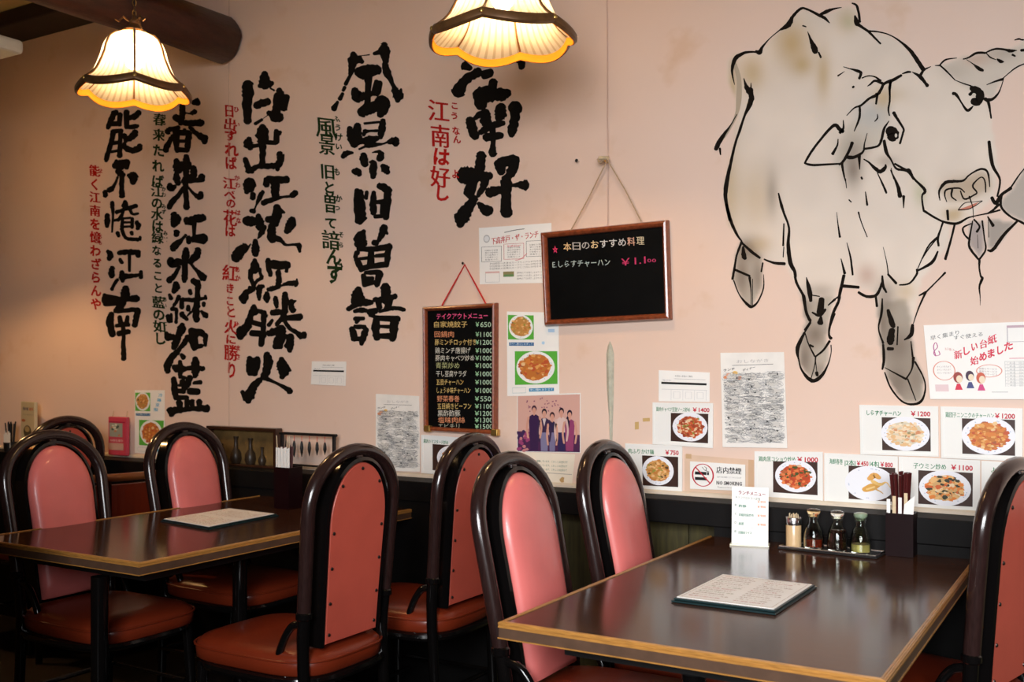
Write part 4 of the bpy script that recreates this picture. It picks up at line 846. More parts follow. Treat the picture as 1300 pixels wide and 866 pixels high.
figure(.27, .20, .17, (.04, .015, .06), (.04, .015, .06), skin, (.05, .02, .04), True)
figure(.43, .26, .15, (.04, .02, .06), (.20, .18, .30), (.04, .02, .06), (.02, .01, .02))
figure(.555, .32, .12, (.03, .02, .06), (.18, .16, .28), skin, (.05, .02, .03))
figure(.70, .25, .15, (.66, .48, .44), (.03, .02, .08), (.62, .42, .38), (.02, .01, .02))
figure(.83, .29, .16, (.28, .05, .14), (.28, .05, .14), skin, (.02, .01, .03), True)
b.ell(.80, .50, .03, .12, (.02, .01, .03), 12); c.poly([(.40, .42), (.43, .56), (.46, .42)], (.6, .5, .5))
a.build('photo_background', M['print'], o); b.build('photo_figures', M['print'], o); c.build('photo_faces', M['print'], o)

# stamp card poster
o, tm = sheet('stamp_card_poster', 'white poster with slanted red lettering and small children drawings', 'poster', [(1172.5, 413), (1345, 407), (1345, 507), (1181, 506.7)], 0.0008, 0.003, 'paper', curl=0.002)
a = Ink(tm(0.0003)); b = Ink(tm(0.0006)); R_ = (.62, .01, .05)
U = lambda x: (x - 1176) / 167.0; V = lambda y: (y - 411) / 97.0
def tx(body, x0, y0, x1, y1, h, col, bold=0): a.text(body, U(x0), V(y0), U(x1), V(y1), h / 97.0, col, bold)
tx('早く集まり', 1183, 431, 1219, 424, 6.5, (.15, .15, .15), .01); tx('すぐ使える', 1212, 431, 1248, 427, 6, (.15, .15, .15), .01)
for s, x, y, w, dy in (('新', 1211, 456, 10, -2), ('し', 1223, 451, 8, -2), ('い', 1233, 446, 8, -2), ('台', 1244, 443, 9, -2), ('紙', 1254, 438, 11, -3), ('始', 1231, 464, 10, -2), ('め', 1242, 459, 10, -2), ('ま', 1253, 455, 9, -2), ('し', 1265, 451, 8, -2), ('た', 1274, 447, 11, -3)):
    tx(s, x, y, x + w, y + dy, 12, R_, .035)
a.line([(U(1188), V(452)), (U(1186), V(440)), (U(1189), V(434)), (U(1191), V(440)), (U(1186), V(446)), (U(1187), V(451)), (U(1193), V(450)), (U(1192), V(445))], .007, (.45, .08, .25))
for k in range(3): b.ring(U(1197), V(471), .085, .13, .008, (.70, .25, .18)) if k == 0 else None
b.ring(U(1254), V(472), .10, .085, .008, (.70, .25, .18))
for k in range(3):
    tx('ポイントをためて', 1188, 467 + 4 * k, 1206, 467 + 4 * k, 3, (.4, .3, .3)); tx('素敵なサービス', 1241, 470 + 3.5 * k, 1264, 471 + 3.5 * k, 3, (.4, .3, .3))
tx('お子様にも', 1200, 444, 1212, 446, 4, (.55, .2, .2)); a.rect(U(1184), V(489), U(1201), V(498), (.72, .55, .56)); tx('特典いろいろ', 1185, 494, 1200, 494, 3, (.4, .3, .3))
for (x, y, hair, dress, sc) in ((1214, 480, (.30, .04, .03), (.62, .02, .06), 1.0), (1229, 478, (.05, .02, .05), (.05, .06, .2), .9), (1243, 481, (.55, .10, .05), (.60, .05, .20), 1.0)):
    b.ell(U(x), V(y), .036 * sc, .075 * sc, hair, 16); 
    a2 = Ink(tm(0.0009), mb=b.mb); a2.k = b.k; a2.ell(U(x + 1.5), V(y + 2), .024 * sc, .05 * sc, (.80, .66, .48), 14); a2.poly([(U(x - 2), V(y + 8)), (U(x - 5), V(y + 16)), (U(x + 5), V(y + 16)), (U(x + 2), V(y + 8))], dress)
    a2.ell(U(x), V(y + 1.5), .003, .006, K, 6); a2.ell(U(x + 3.2), V(y + 1.5), .003, .006, K, 6)
a.box(U(1278), V(415), U(1330), V(436), .006, (.4, .35, .4)); a.rect(U(1278), V(415), U(1330), V(418), (.5, .35, .4)); a.rect(U(1280), V(456), U(1338), V(457), (.7, .3, .35))
for k in range(8): a.rect(U(1274), V(460 + 4 * k), U(1338), V(460.5 + 4 * k), (.45, .45, .45)); a.text('ご来店一回につき一個押印します', U(1276), V(463.5 + 4 * k), U(1336), V(463.5 + 4 * k), .028, (.35, .35, .35))
for k in range(6): a.rect(U(1274 + 12 * k), V(460), U(1274.5 + 12 * k), V(492), (.45, .45, .45))
a.line([(U(1256), V(499)), (U(1277), V(499))], .006, (.3, .3, .3)); a.build('printed_text', M['print'], o); b.build('printed_children', M['print'], o)

# menu blackboards hung on cords
def board(name, label, q, fw, group=None, th=0.028):
    back = quadmap(q, 0.004); org = (back(0, 1) + back(1, 1)) / 2
    t = thing(name, label, 'blackboard', (org.x, WALL - 0.004, min(back(0, 1).z, back(1, 1).z)))
    org = t.location.copy()
    def L(u, v, d): return quadmap(q, 0.004)(u, v) + Vector((0, -d, 0)) - org
    wq = (quadmap(q, 0)(1, 0) - quadmap(q, 0)(0, 0)).length; hq = (quadmap(q, 0)(0, 1) - quadmap(q, 0)(0, 0)).length
    fu, fv = fw / wq, fw / hq
    v = [L(u, w_, d) for d in (0.006, 0.014) for u, w_ in ((fu * .5, fv * .5), (1 - fu * .5, fv * .5), (1 - fu * .5, 1 - fv * .5), (fu * .5, 1 - fv * .5))]
    MB().add(v, [(0, 1, 2, 3), (7, 6, 5, 4), (0, 4, 5, 1), (1, 5, 6, 2), (2, 6, 7, 3), (3, 7, 4, 0)]).build('writing_surface', M['board'], t)
    # four mitred rails with a rounded section
    prof = [(0, 0), (0, .6), (.18, .92), (.5, 1), (.82, .85), (1, .55), (1, 0)]       # (across, depth)
    cs = [((0, 0), (1, 1)), ((1, 0), (-1, 1)), ((1, 1), (-1, -1)), ((0, 1), (1, -1))]
    for k in range(4):
        (a0, d0), (a1, d1) = cs[k], cs[(k + 1) % 4]
        v = []
        for (c, dd) in ((a0, d0), (a1, d1)):
            for s, h in prof: v.append(L(c[0] + dd[0] * fu * s, c[1] + dd[1] * fv * s, th * h))
        n = len(prof)
        MB().add(v, [(i, n + i, n + i + 1, i + 1) for i in range(n - 1)] + [(n - 1, 2 * n - 1, n, 0), tuple(range(n)), tuple(range(2 * n - 1, n - 1, -1))]).build('frame_rail', M['frame'], t, smooth=True)
    return t, (lambda u, v: L(u, v, 0.0143)), org
q1 = [(540.7, 390), (633, 384.7), (632.5, 552), (542, 546.6)]
t, mp, org = board('menu_blackboard', 'tall narrow blackboard of takeout prices hung on a red cord', q1, 0.017)
pk, wt, yl, gn, og = (.75, .10, .25), (.62, .60, .52), (.70, .50, .18), (.35, .62, .36), (.75, .30, .15)
def bq(x, y, q=q1):                # photograph point -> (u, v) of the board
    (ax, ay), (bx, by), (cx, cy), (dx, dy) = q; u = v = .5
    for _ in range(8):
        xl = ax + (dx - ax) * v; xr = bx + (cx - bx) * v; u = (x - xl) / (xr - xl)
        yt = ay + (by - ay) * u; yb = dy + (cy - dy) * u; v = (y - yt) / (yb - yt)
    return u, v
rows = [('自家焼餃子', 596, '650', 412, yl), ('回鍋肉', 579, '1100', 424.5, og), ('豚ミンチロッケ付き', 607, '1200', 434.5, yl), ('鶏ミンチ唐揚げ', 600, '1000', 445, wt), ('豚肉キャベツ炒め', 605, '1000', 454.5, wt), ('青菜炒め', 586, '1000', 464, (.4, .42, .2)),
        ('干し豆腐サラダ', 595, '1000', 474.5, wt), ('五目チャーハン', 591, '1000', 485, yl), ('しょうゆ味チャーハン', 600, '1000', 495.5, yl), ('野菜春巻', 586, '550', 506, og), ('五目焼きビーフン', 601, '1100', 515.5, yl), ('黒酢酢豚', 587, '1200', 524.5, wt), ('塩味肉絲', 593, '1300', 533, og), ('エビチリ', 586, '1500', 541, (.45, .45, .35))]
ik = Ink(mp)
def line_of(s):
    global ik
    if ik.mb.f: ik.build('chalk_line', M['chalk'], t)
    ik = Ink(mp)
def bt(ik, s, x0, x1, y, h, c, q, bold=0.0, dy=0.0):
    u0, v0 = bq(x0, y + h * .4, q); u1, v1 = bq(x1, y + h * .4 + dy, q); hv = h / ((q[3][1] - q[0][1])); ik.text(s, u0, v0, u1, v1, hv, c, bold)
bt(ik, 'テイクアウトメニュー', 557, 622, 402, 8, pk, q1, .01, -1)
for s, x1, p, y, c in rows:
    line_of(0)
    bt(ik, s, 554 + (y - 412) * .04, x1, y, 8.2, c, q1, -.004); bt(ik, '￥', 606.5 - (y - 412) * .01, 611, y, 7.5, gn, q1, .01); bt(ik, p, 612.5, 628 if len(p) > 3 else 626, y, 8.5, (.45, .62, .45), q1, 0)
line_of(0)
for (x, y) in ((544.5, 544), (630, 549)):
    p = W(x, y, 0.02) - org; MB().bbox((p.x - .014, p.y - .016, p.z - .012), (p.x + .014, p.y + .004, p.z + .012), .003).build('brass_corner', M['brass'], t)
MB().tube([W(561, 388, .02) - org, W(576, 361, .012) - org, W(590, 336, .006) - org, W(603, 360, .012) - org, W(617, 386, .02) - org], 0.0028, 8).build('red_cord', M['red_cord'], t)
n_ = W(590, 335, 0.0); MB().tube([(0, 0, 0), (0, -0.012, 0.001)], 0.002, 8).tube([(0, -0.012, 0.001), (0, -0.014, 0.001)], 0.005, 8)\
    .build('wall_nail', M['steel'], None, loc=n_)
o = bpy.data.objects['wall_nail']; tag(o, 'small nail carrying the red cord of the tall blackboard', 'nail')

q2 = [(690, 296), (850, 280), (854, 405.6), (695, 414)]
t, mp, org = board('menu_blackboard', 'wide blackboard in a redwood frame tilted on twine, with two chalk lines', q2, 0.021, th=0.030)
ik = Ink(mp)
def seg(s, xs, y0, y1, h, c, bold=0.0):
    n = len(s)
    for k, ch in enumerate(s):
        x = xs[0] + (xs[1] - xs[0]) * k / n; y = y0 + (y1 - y0) * k / n; w = (xs[1] - xs[0]) / n * .85
        u0, v0 = bq(x, y + h * .4, q2); u1, v1 = bq(x + w, y + h * .4, q2); ik.text(ch, u0, v0, u1, v1, h / 122., c if not isinstance(c, list) else c[k], bold)
seg('☆', (704, 712), 317, 317, 10, (.75, .05, .15), .015)
seg('本日のおすすめ料理', (718, 822), 313.5, 305, 11.5, [(.75, .50, .25), (.55, .50, .45), (.45, .42, .40), (.75, .55, .30), (.62, .60, .58), (.62, .60, .58), (.55, .52, .50), (.75, .42, .30), (.62, .52, .35)], .008)
line_of(0)
u0, v0 = bq(704, 340, q2); u1, v1 = bq(777, 337, q2); ik.text('E.しらすチャーハン', u0, v0, u1, v1, 10 / 122., (.42, .50, .48), .004)
line_of(0)
u0, v0 = bq(791, 338, q2); u1, v1 = bq(822, 334.5, q2); ik.text('￥1.1', u0, v0, u1, v1, 12 / 122., (.50, .04, .12), .01)
seg('00', (824, 836), 331, 331, 6, (.40, .04, .12), .01)
line_of(0)
kn = W(771, 203, 0.05)
MB().tube([W(724, 294, .03) - org, W(748, 250, .035) - org, kn - org], 0.0022, 6).tube([kn - org, W(793, 240, .04) - org, W(814, 281, .036) - org], 0.0022, 6).build('twine', M['rope'], t)
# hook with a wooden peg, a bare screw and the thin cord that hangs from above
h = thing('peg_hook', 'knotted twine and wooden peg hook above the tilted blackboard', 'hook', W(771, 206, 0))
hl = h.location.copy()
MB().tube([(0, 0, 0), (0, -0.055, 0.006)], 0.004, 8).build('hook_shaft', M['brass'], h)
MB().tube([(-0.004, -0.05, 0.006), (0.030, -0.055, 0.002)], 0.0065, 10).build('wooden_peg', M['wood_light'], h)
kk = MB(); r = random.Random(5)
for k in range(7): 
    a = k * .9; kk.tube([(0.010 * math.cos(a), -0.048 + .006 * math.sin(a * 2), 0.008 * math.sin(a)), (0.012 * math.cos(a + 1.2), -0.052, 0.010 * math.sin(a + 1.2)), (0.008 * math.cos(a + 2.3), -0.048, 0.010 * math.sin(a + 2.3))], 0.003, 6)
kk.build('twine_knot', M['rope'], h)
s_ = MB().tube([(0, 0, 0), (0, -0.016, 0)], 0.0025, 8).tube([(0, -0.016, 0), (0, -0.019, 0)], 0.006, 10).build('screw', M['steel'], None, loc=W(735, 205, 0)); tag(s_, 'bare screw head in the wall left of the peg hook', 'screw')
c_ = MB().tube([W(770.5, -40, .012), W(771, 60, .010), W(771, 150, .012), W(772, 203, .018), W(771.5, 286, .012)], 0.0011, 6).build('cord', mat('pale_cord', (.62, .42, .36), .7)); origin(c_); tag(c_, 'thin pale cord running down the wall to the tilted blackboard', 'cord')

# pale pointed strip on the wall
ps = [(774.3, 433), (777.5, 440), (779.5, 450), (779.2, 500), (778, 535), (777.3, 562), (774.2, 562), (773.2, 530), (770.5, 495), (769.6, 450), (771.5, 440)]
og_ = W(775, 562, 0.002); n = len(ps)
v = [W(x, y, 0.002) - og_ for x, y in ps] + [W(774.5 + (x - 774.5) * .4, y + (3 if y < 440 else 0), 0.010) - og_ for x, y in ps]
o = MB().add(v, [tuple(range(n, 2 * n))[::-1]] + [(i, (i + 1) % n, n + (i + 1) % n, n + i) for i in range(n)]).build('wall_ornament', mat('grey_green_glaze', (.50, .50, .40), .35, noise=.15, nscale=60), smooth=True, loc=og_)
tag(o, 'slim pointed grey-green strip hanging upright between the photograph and the notice', 'ornament')
# old tape scraps
for (x, y, w_, h_) in ((806, 536, 5, 9), (816, 531, 9, 4)):
    q = [(x, y), (x + w_, y - .5), (x + w_, y + h_), (x, y + h_ + .5)]
    o, _ = sheet('tape_scrap', 'tiny yellowed tape scrap, the %s of two left of the 1400 yen card' % ('upright one' if h_ > 5 else 'flat one'), 'tape', q, 0.0003, 0.0003, 'rope')
    o.data.materials[0] = mat('old_tape', (.55, .36, .14), .5)
# ------------------------------------------------------------------ log beam that meets the wall
lb = MB(); r = random.Random(2)
c0 = W(287, 53, 0.0); rad = 0.095; N = 22; ys = [WALL, WALL - .02, WALL - .3, WALL - .7, WALL - 1.2, WALL - 1.8, WALL - 2.6, FRONT + .02]
v = []
wob = [r.uniform(-.035, .035) for _ in range(N)]
for i, yy in enumerate(ys):
    for k in range(N):
        a = 2 * math.pi * k / N; q = rad * (1 + wob[k] + r.uniform(-.02, .02)) * (0.90 if i == 0 else 1.0) * (1 + .03 * math.sin(i * 2.1))
        v.append((q * math.cos(a) + .012 * math.sin(i * 1.3), yy - WALL, q * math.sin(a) + rad))
o = lb.add(v, [(i * N + k, (i + 1) * N + k, (i + 1) * N + (k + 1) % N, i * N + (k + 1) % N) for i in range(len(ys) - 1) for k in range(N)] + [tuple(range(N)), tuple(range(len(v) - 1, len(v) - N - 1, -1))]).build('log_beam', M['beam'], smooth=True, loc=(c0.x, WALL, c0.z - rad), angle=60)
tag(o, 'thick reddish brown log running from the wall towards the viewer under the ceiling', 'beam')

# ------------------------------------------------------------------ white unit hung at the left edge
t = thing('ceiling_unit', 'white flat-bottomed unit hanging at the upper left edge of the picture', 'air conditioner', (-4.25, 1.9, 2.455))
MB().bbox((-.53, -.55, 0), (.53, .55, .055), .015).build('casing', M['white'], t)
for sx in (-1, 1):
    for sy in (-1, 1): MB().tube([(sx * .45, sy * .45, .05), (sx * .45, sy * .45, CZ - 2.455)], .006, 8).build('hanging_rod', M['steel'], t)

# ------------------------------------------------------------------ pendant lamps
M['bulb_strong'] = emis('glowing_bulb_bright', (1.0, 0.56, 0.22), BULB_STRENGTH * 2.2)
def lamp(label, px, z_rim, X, Yp, rot, R=0.20, glow='bulb'):
    H = 0.188
    t = thing('pendant_lamp', label, 'lamp', (X, Yp, z_rim), rot, 'scalloped pendant lamps')
    prof = [(0.00, 1.0), (0.05, .93), (0.16, .80), (0.34, .70), (0.52, .62), (0.70, .575), (0.84, .50), (0.93, .38), (1.0, .16)]   # (height, radius)
    def rz(tt, ph):
        lob = abs(math.sin(3 * ph)); z = tt * H - 0.018 * lob * (1 - tt) ** 3
        for (a, ra), (b, rb) in zip(prof, prof[1:]):
            if tt <= b: rr = ra + (rb - ra) * (tt - a) / (b - a); break
        return R * rr * (1 + 0.045 * lob * (1 - .4 * tt)), z
    n = 12
    rows = [0, .03, .07, .12, .2, .3, .42, .54, .66, .76, .84, .90, .95, 1.0]
    for k in range(6):
        mb = MB(); v = []; cols = []
        for tt in rows:
            for j in range(2 * n + 1):
                ph = math.pi / 3 * (k + j / (2 * n)); rr, z = rz(tt, ph)
                rr *= 1 - (0.006 if j % 2 else 0) 
                v.append((rr * math.cos(ph), rr * math.sin(ph), z))
        w = 2 * n + 1
        for i in range(len(rows) - 1):
            for j in range(2 * n):
                c = (0.72, 0.72, 0.66) if (j % 3) else (0.54, 0.50, 0.40)
                mb.add([], []); mb.f.append((i * w + j, i * w + j + 1, (i + 1) * w + j + 1, (i + 1) * w + j)); mb.c.append(c)
        mb.v = v; mb.build('shade_panel', M['shade'], t, smooth=True)
        ph = math.pi / 3 * k
        pts = [((rz(tt, ph)[0] + .003) * math.cos(ph), (rz(tt, ph)[0] + .003) * math.sin(ph), rz(tt, ph)[1]) for tt in (0.02, .07, .12, .2, .3, .42, .54, .66, .76, .84, .92, 1.0)]
        MB().tube(pts, 0.0042, 8).build('rib', M['brown_metal'], t, smooth=True)
        # hem: brown band outside, amber lining inside, following the scallop
        bo = MB(); bi = MB(); vo = []; vi = []
        for j in range(n + 1):
            ph = math.pi / 3 * (k + j / n); rr, z = rz(0, ph)
            for dr, dz in ((.004, .006), (.010, -.004), (.009, -.016), (.002, -.022)):
                vo.append(((rr + dr) * math.cos(ph), (rr + dr) * math.sin(ph), z + dz))
            for dr, dz in ((-.004, .000), (-.001, -.008), (-.001, -.021)):
                vi.append(((rr + dr) * math.cos(ph), (rr + dr) * math.sin(ph), z + dz))
        for j in range(n):
            for q in range(3): bo.f.append((j * 4 + q, j * 4 + q + 1, j * 4 + q + 5, j * 4 + q + 4)); bo.c.append(None)
            for q in range(2): bi.f.append((j * 3 + q, j * 3 + q + 3, j * 3 + q + 4, j * 3 + q + 1)); bi.c.append(None)
        bo.v = vo; bi.v = vi
        ob = bo.build('rim_band', M['brown_metal'], t, smooth=True); bi.build('hem_lining', M['lining'], t, smooth=True)
        ph = math.pi / 3 * k; rr, z = rz(0, ph)
        MB().lathe([(0, -.006), (.006, -.004), (.007, 0), (.005, .005), (0, .006)], 10, ((rr + .008) * math.cos(ph), (rr + .008) * math.sin(ph), z - .006), caps=False).build('rim_stud', M['brass'], t, smooth=True)
    MB().lathe([(.0, H - .004), (.036, H - .004), (.040, H + .004), (.026, H + .012), (.016, H + .028), (.018, H + .034), (.008, H + .046), (.005, H + .060)], 20, caps=False).build('crown_cap', M['brown_metal'], t, smooth=True)
    # wrought leaves round the crown
    for k in range(3):
        a = 2.1 * k + .6; ca, sa = math.cos(a), math.sin(a)
        MB().tube([(.01 * ca, .01 * sa, H + .03), (.035 * ca, .035 * sa, H + .048), (.050 * ca, .050 * sa, H + .030), (.062 * ca, .062 * sa, H + .036)], [.003, .005, .004, .002], 6).build('crown_leaf', M['brown_metal'], t, smooth=True)
    ch = MB(); z = H + .055; k = 0
    while z_rim + z < CZ - .03:
        vert = k % 2; pts = []
        for j in range(10):
            a = 2 * math.pi * j / 10; x = .0055 * math.cos(a); zz = .012 * math.sin(a)
            pts.append((x, 0, z + .010 + zz) if vert else (0, x, z + .010 + zz))
        ch.tube(pts, .0016, 5, closed=True); z += .0185; k += 1
    ch.build('chain', M['brass'], t, smooth=True)
    MB().tube([(.004, .004, H + .04), (.009, -.006, H + .2), (.004, .006, H + .4), (.002, 0, CZ - z_rim - .01)], .002, 6).build('flex', M['black'], t)
    MB().lathe([(.0, 0), (.055, 0), (.05, -.02), (.02, -.035), (0, -.036)][::-1], 20, (0, 0, CZ - z_rim), caps=False).build('ceiling_rose', M['brown_metal'], t, smooth=True)
    MB().lathe([(0.0, .20), (.016, .20), (.016, .145), (0, .144)], 14, caps=False).build('socket', M['black'], t, smooth=True)
    b = MB().lathe([(0, .060), (.018, .064), (.029, .078), (.032, .095), (.026, .118), (.015, .138), (.013, .146)], 18, caps=False).build('bulb', M[glow], t, smooth=True)
    b.visible_shadow = True
    return t
rib0 = YAW - math.pi / 2            # one rib faces the viewer
lamp('lit scalloped pendant lamp hanging at the left near the log beam', 165, 2.18, -2.905, 2.32, math.atan2(-2.31, 2.92), 0.172)
lamp('lit scalloped pendant lamp hanging at the top centre, in front of the rightmost black column', 642, 2.14, -1.46, 2.38, math.atan2(-2.38, 1.46) - math.radians(16), 0.188)
lamp('lit scalloped pendant lamp over the third table, outside the left edge of the picture', 0, 1.93, -4.38, 2.36, 0.3, 0.185, 'bulb_strong')

# ------------------------------------------------------------------ bentwood chairs
def make_chair(label, lean):
    t = thing('dining_chair', label, 'chair', group='pink high-backed bentwood chairs')
    HT, R1 = 0.991, 0.0195                      # centre height of the arch, tube radius
    def xb(z): return -lean * max(0, z - .46) ** 1.1 * 1.07 + (0.06 * max(0, .46 - z) * -1)
    def wd(z, w): return w * (0.93 + 0.07 * min(1, max(0, (z - .45) / .38)))
    def arch(w, z0, ztop, zbot, r, name, m, rr=None, n=14):
        pts = []
        for k in range(8): z = zbot + (z0 - zbot) * k / 8; pts.append((xb(z), -wd(z, w), z))
        for k in range(21):
            a = math.pi * k / 20; y = -w * math.cos(a); z = z0 + (ztop - z0) * math.sin(a) ** .92; pts.append((xb(z), y, z))
        for k in range(7, -1, -1): z = zbot + (z0 - zbot) * k / 8; pts.append((xb(z), wd(z, w), z))
        return MB().tube(pts, r, n, up=(1, 0, 0)).build(name, m, t, smooth=True)
    arch(.178, .835, HT, .56, R1, 'back_frame', M['bentwood'])
    pts = []; w = .127; z0, ztop, zbot = .80, HT - .0225, .47      # flat bent band round the cushion
    for k in range(8): z = zbot + (z0 - zbot) * k / 8; pts.append((-wd(z, w), z))
    for k in range(21): a = math.pi * k / 20; pts.append((-w * math.cos(a), z0 + (ztop - z0) * math.sin(a) ** .92))
    for k in range(7, -1, -1): z = zbot + (z0 - zbot) * k / 8; pts.append((wd(z, w), z))
    v = []; n_ = len(pts); prof = [(-.029, -.004), (-.026, .005), (.024, .005), (.027, -.004)]
    for i, (y, z) in enumerate(pts):
        y0, z0_ = pts[max(i - 1, 0)]; y1, z1 = pts[min(i + 1, n_ - 1)]; l = math.hypot(y1 - y0, z1 - z0_); ny_, nz_ = -(z1 - z0_) / l, (y1 - y0) / l
        for dx, dn in prof: v.append((xb(z) + dx, y + ny_ * dn, z + nz_ * dn))
    MB().add(v, [(i * 4 + k, (i + 1) * 4 + k, (i + 1) * 4 + (k + 1) % 4, i * 4 + (k + 1) % 4) for i in range(n_ - 1) for k in range(4)] + [(0, 1, 2, 3), tuple((n_ - 1) * 4 + k for k in (3, 2, 1, 0))]).build('inner_frame', M['black_tube'], t, smooth=True, angle=50)
    for s in (-1, 1):                           # rear legs: thinner tube below a ferrule, curved bracket to the seat
        ps = [(xb(z), s * wd(z, .178), z) for z in (.585, .50, .42, .30, .15, 0.012)]
        MB().tube(ps, [.0175, .0175, .017, .016, .016, .015], 12, up=(1, 0, 0)).build('leg', M['black_tube'], t, smooth=True)
        y = s * wd(.56, .178); MB().lathe([(.0190, -.012), (.0225, -.008), (.0225, .006), (.0190, .010)], 16, (xb(.57), y, .565)).build('ferrule', M['black_tube'], t, smooth=True)
        MB().tube(smooth_path([(xb(.54), y, .54), (.035, y, .53), (.070, y * .99, .48), (.085, y * .98, .43), (.06, y * .96, .385)], 5), .011, 10).build('bracket', M['black_tube'], t, smooth=True)
        MB().tube([(.375, s * .165, .39), (.385, s * .172, .2), (.39, s * .178, .012)], [.0165, .0155, .0145], 12).build('leg', M['black_tube'], t, smooth=True)
    for s, x in ((-1, 0), (1, 0)): pass
    st = MB()
    st.tube([(.33, -.165, .16), (.33, .165, .16)], .008, 8).tube([(.0, -.17, .20), (.0, .17, .20)], .008, 8)
    st.tube([(-.01, -.175, .2), (.36, -.17, .2)], .007, 8).tube([(-.01, .175, .2), (.36, .17, .2)], .007, 8); st.build('stretcher', M['black_tube'], t, smooth=True)
    rim = [(.19 + .225 * math.copysign(abs(math.cos(a)) ** .55, math.cos(a)), .195 * math.copysign(abs(math.sin(a)) ** .55, math.sin(a)), .385) for a in [2 * math.pi * k / 32 for k in range(32)]]
    MB().tube(rim, .013, 8, closed=True, up=(0, 0, 1)).build('seat_frame', M['black_tube'], t, smooth=True)
    # padded seat
    v = []; f = []; lv = [(.395, .96), (.402, 1.0), (.425, 1.01), (.443, .99), (.455, .93), (.463, .80), (.468, .55), (.470, .25)]; n = 36
    for z, s in lv:
        for k in range(n):
            a = 2 * math.pi * k / n; c, q = math.cos(a), math.sin(a)
            v.append((.198 + .238 * s * math.copysign(abs(c) ** .5, c), .205 * s * math.copysign(abs(q) ** .5, q) * (1 - .06 * (1 - c)), z))
    f = [(i * n + k, i * n + (k + 1) % n, (i + 1) * n + (k + 1) % n, (i + 1) * n + k) for i in range(len(lv) - 1) for k in range(n)] + [tuple(range(n))[::-1], tuple((len(lv) - 1) * n + k for k in range(n))]
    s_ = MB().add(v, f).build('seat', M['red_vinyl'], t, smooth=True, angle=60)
    MB().tube([(.198 + .242 * math.copysign(abs(math.cos(a)) ** .5, math.cos(a)), .209 * math.copysign(abs(math.sin(a)) ** .5, math.sin(a)) * (1 - .06 * (1 - math.cos(a))), .438) for a in [2 * math.pi * k / 36 for k in range(36)]], .0035, 6, closed=True, up=(0, 0, 1)).build('seat_piping', M['red_vinyl'], s_, smooth=True)
    # back cushion: tombstone outline, bulging front, flat rear panel held by nails
    hw, zt, zs, zb = .116, HT - .033, .800, .475
    out = []
    for k in range(9): z = zb + (zs - zb) * k / 9; out.append((-hw * (.93 + .07 * k / 9), z))
    for k in range(25): a = math.pi * k / 24; out.append((-hw * math.cos(a), zs + (zt - zs) * math.sin(a) ** .95))
    for k in range(8, -1, -1): z = zb + (zs - zb) * k / 9; out.append((hw * (.93 + .07 * k / 9), z))
    n = len(out); cz = .70; v = []; f = []
    for sc, dx in ((.98, 0.000), (1.0, .006), (1.0, .026), (.97, .036), (.90, .045), (.76, .052), (.5, .057), (.2, .059)):
        for y, z in out:
            zz = cz + (z - cz) * (1 - (1 - sc) * .45); v.append((xb(zz) + dx, y * sc, zz))
    f = [(i * n + k, i * n + (k + 1) % n, (i + 1) * n + (k + 1) % n, (i + 1) * n + k) for i in range(7) for k in range(n)]
    f += [tuple(7 * n + k for k in range(n))]
    MB().add(v, f).build('back_cushion', M['pink_vinyl'], t, smooth=True, angle=70)
    v = []
    for sc, dx in ((1.0, .002), (1.0, -.022), (.975, -.026)):
        for y, z in out: zz = cz + (z - cz) * (1 - (1 - sc) * .45); v.append((xb(zz) + dx, y * sc, zz))
    # rear panel as strips so that it follows the lean of the back
    f = [(i * n + (k + 1) % n, i * n + k, (i + 1) * n + k, (i + 1) * n + (k + 1) % n) for i in range(2) for k in range(n)]
    b = 2 * n
    for k in range(n // 2):
        a, c = k, n - 1 - k
        if c - a > 1 and k + 1 < n - 2 - k + 1: f.append((b + a, b + c, b + c - 1, b + a + 1) if c - 1 != a + 1 else (b + a, b + c, b + a + 1))
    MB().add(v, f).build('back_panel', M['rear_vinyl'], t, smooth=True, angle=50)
    nail = None
    for y, z in ((0, zt - .016), (.078, zt - .058), (-.078, zt - .058), (.101, .775), (-.101, .775), (.100, .68), (-.100, .68), (.098, .585), (-.098, .585), (.095, .50), (-.095, .50)):
        loc = (xb(z) - .0262, y, z)
        if nail is None:
            mb = MB(); v = []
            for r_, d in ((.0052, 0), (.0046, .0022), (.0025, .0036)):
                for k in range(8): a = 2 * math.pi * k / 8; v.append((-d, r_ * math.cos(a), r_ * math.sin(a)))
            mb.add(v, [(i * 8 + k, (i + 1) * 8 + k, (i + 1) * 8 + (k + 1) % 8, i * 8 + (k + 1) % 8) for i in range(2) for k in range(8)] + [tuple(16 + k for k in range(8))[::-1]])
            nail = mb.build('nail_head', M['rivet'], t, smooth=True, loc=loc)
        else:
            c = nail.copy(); COL.objects.link(c); c.parent = t; c.location = loc
    # strap that ties the inner frame to the arch
    z = HT; MB().bbox((xb(z) - .014, -.013, HT - .055), (xb(z) + .020, .013, HT - .012), .004).build('top_strap', M['bentwood'], t)
    return t
chair0 = make_chair('', .085); chair1 = make_chair('', .19)
index_kids(chair0); index_kids(chair1)
FACE_R, FACE_L = 0.0, math.pi
ptops = {math.pi: .085 * (.987 - .46) ** 1.1 * 1.07, 0.0: .19 * (.987 - .46) ** 1.1 * 1.07}   # lean of the arch
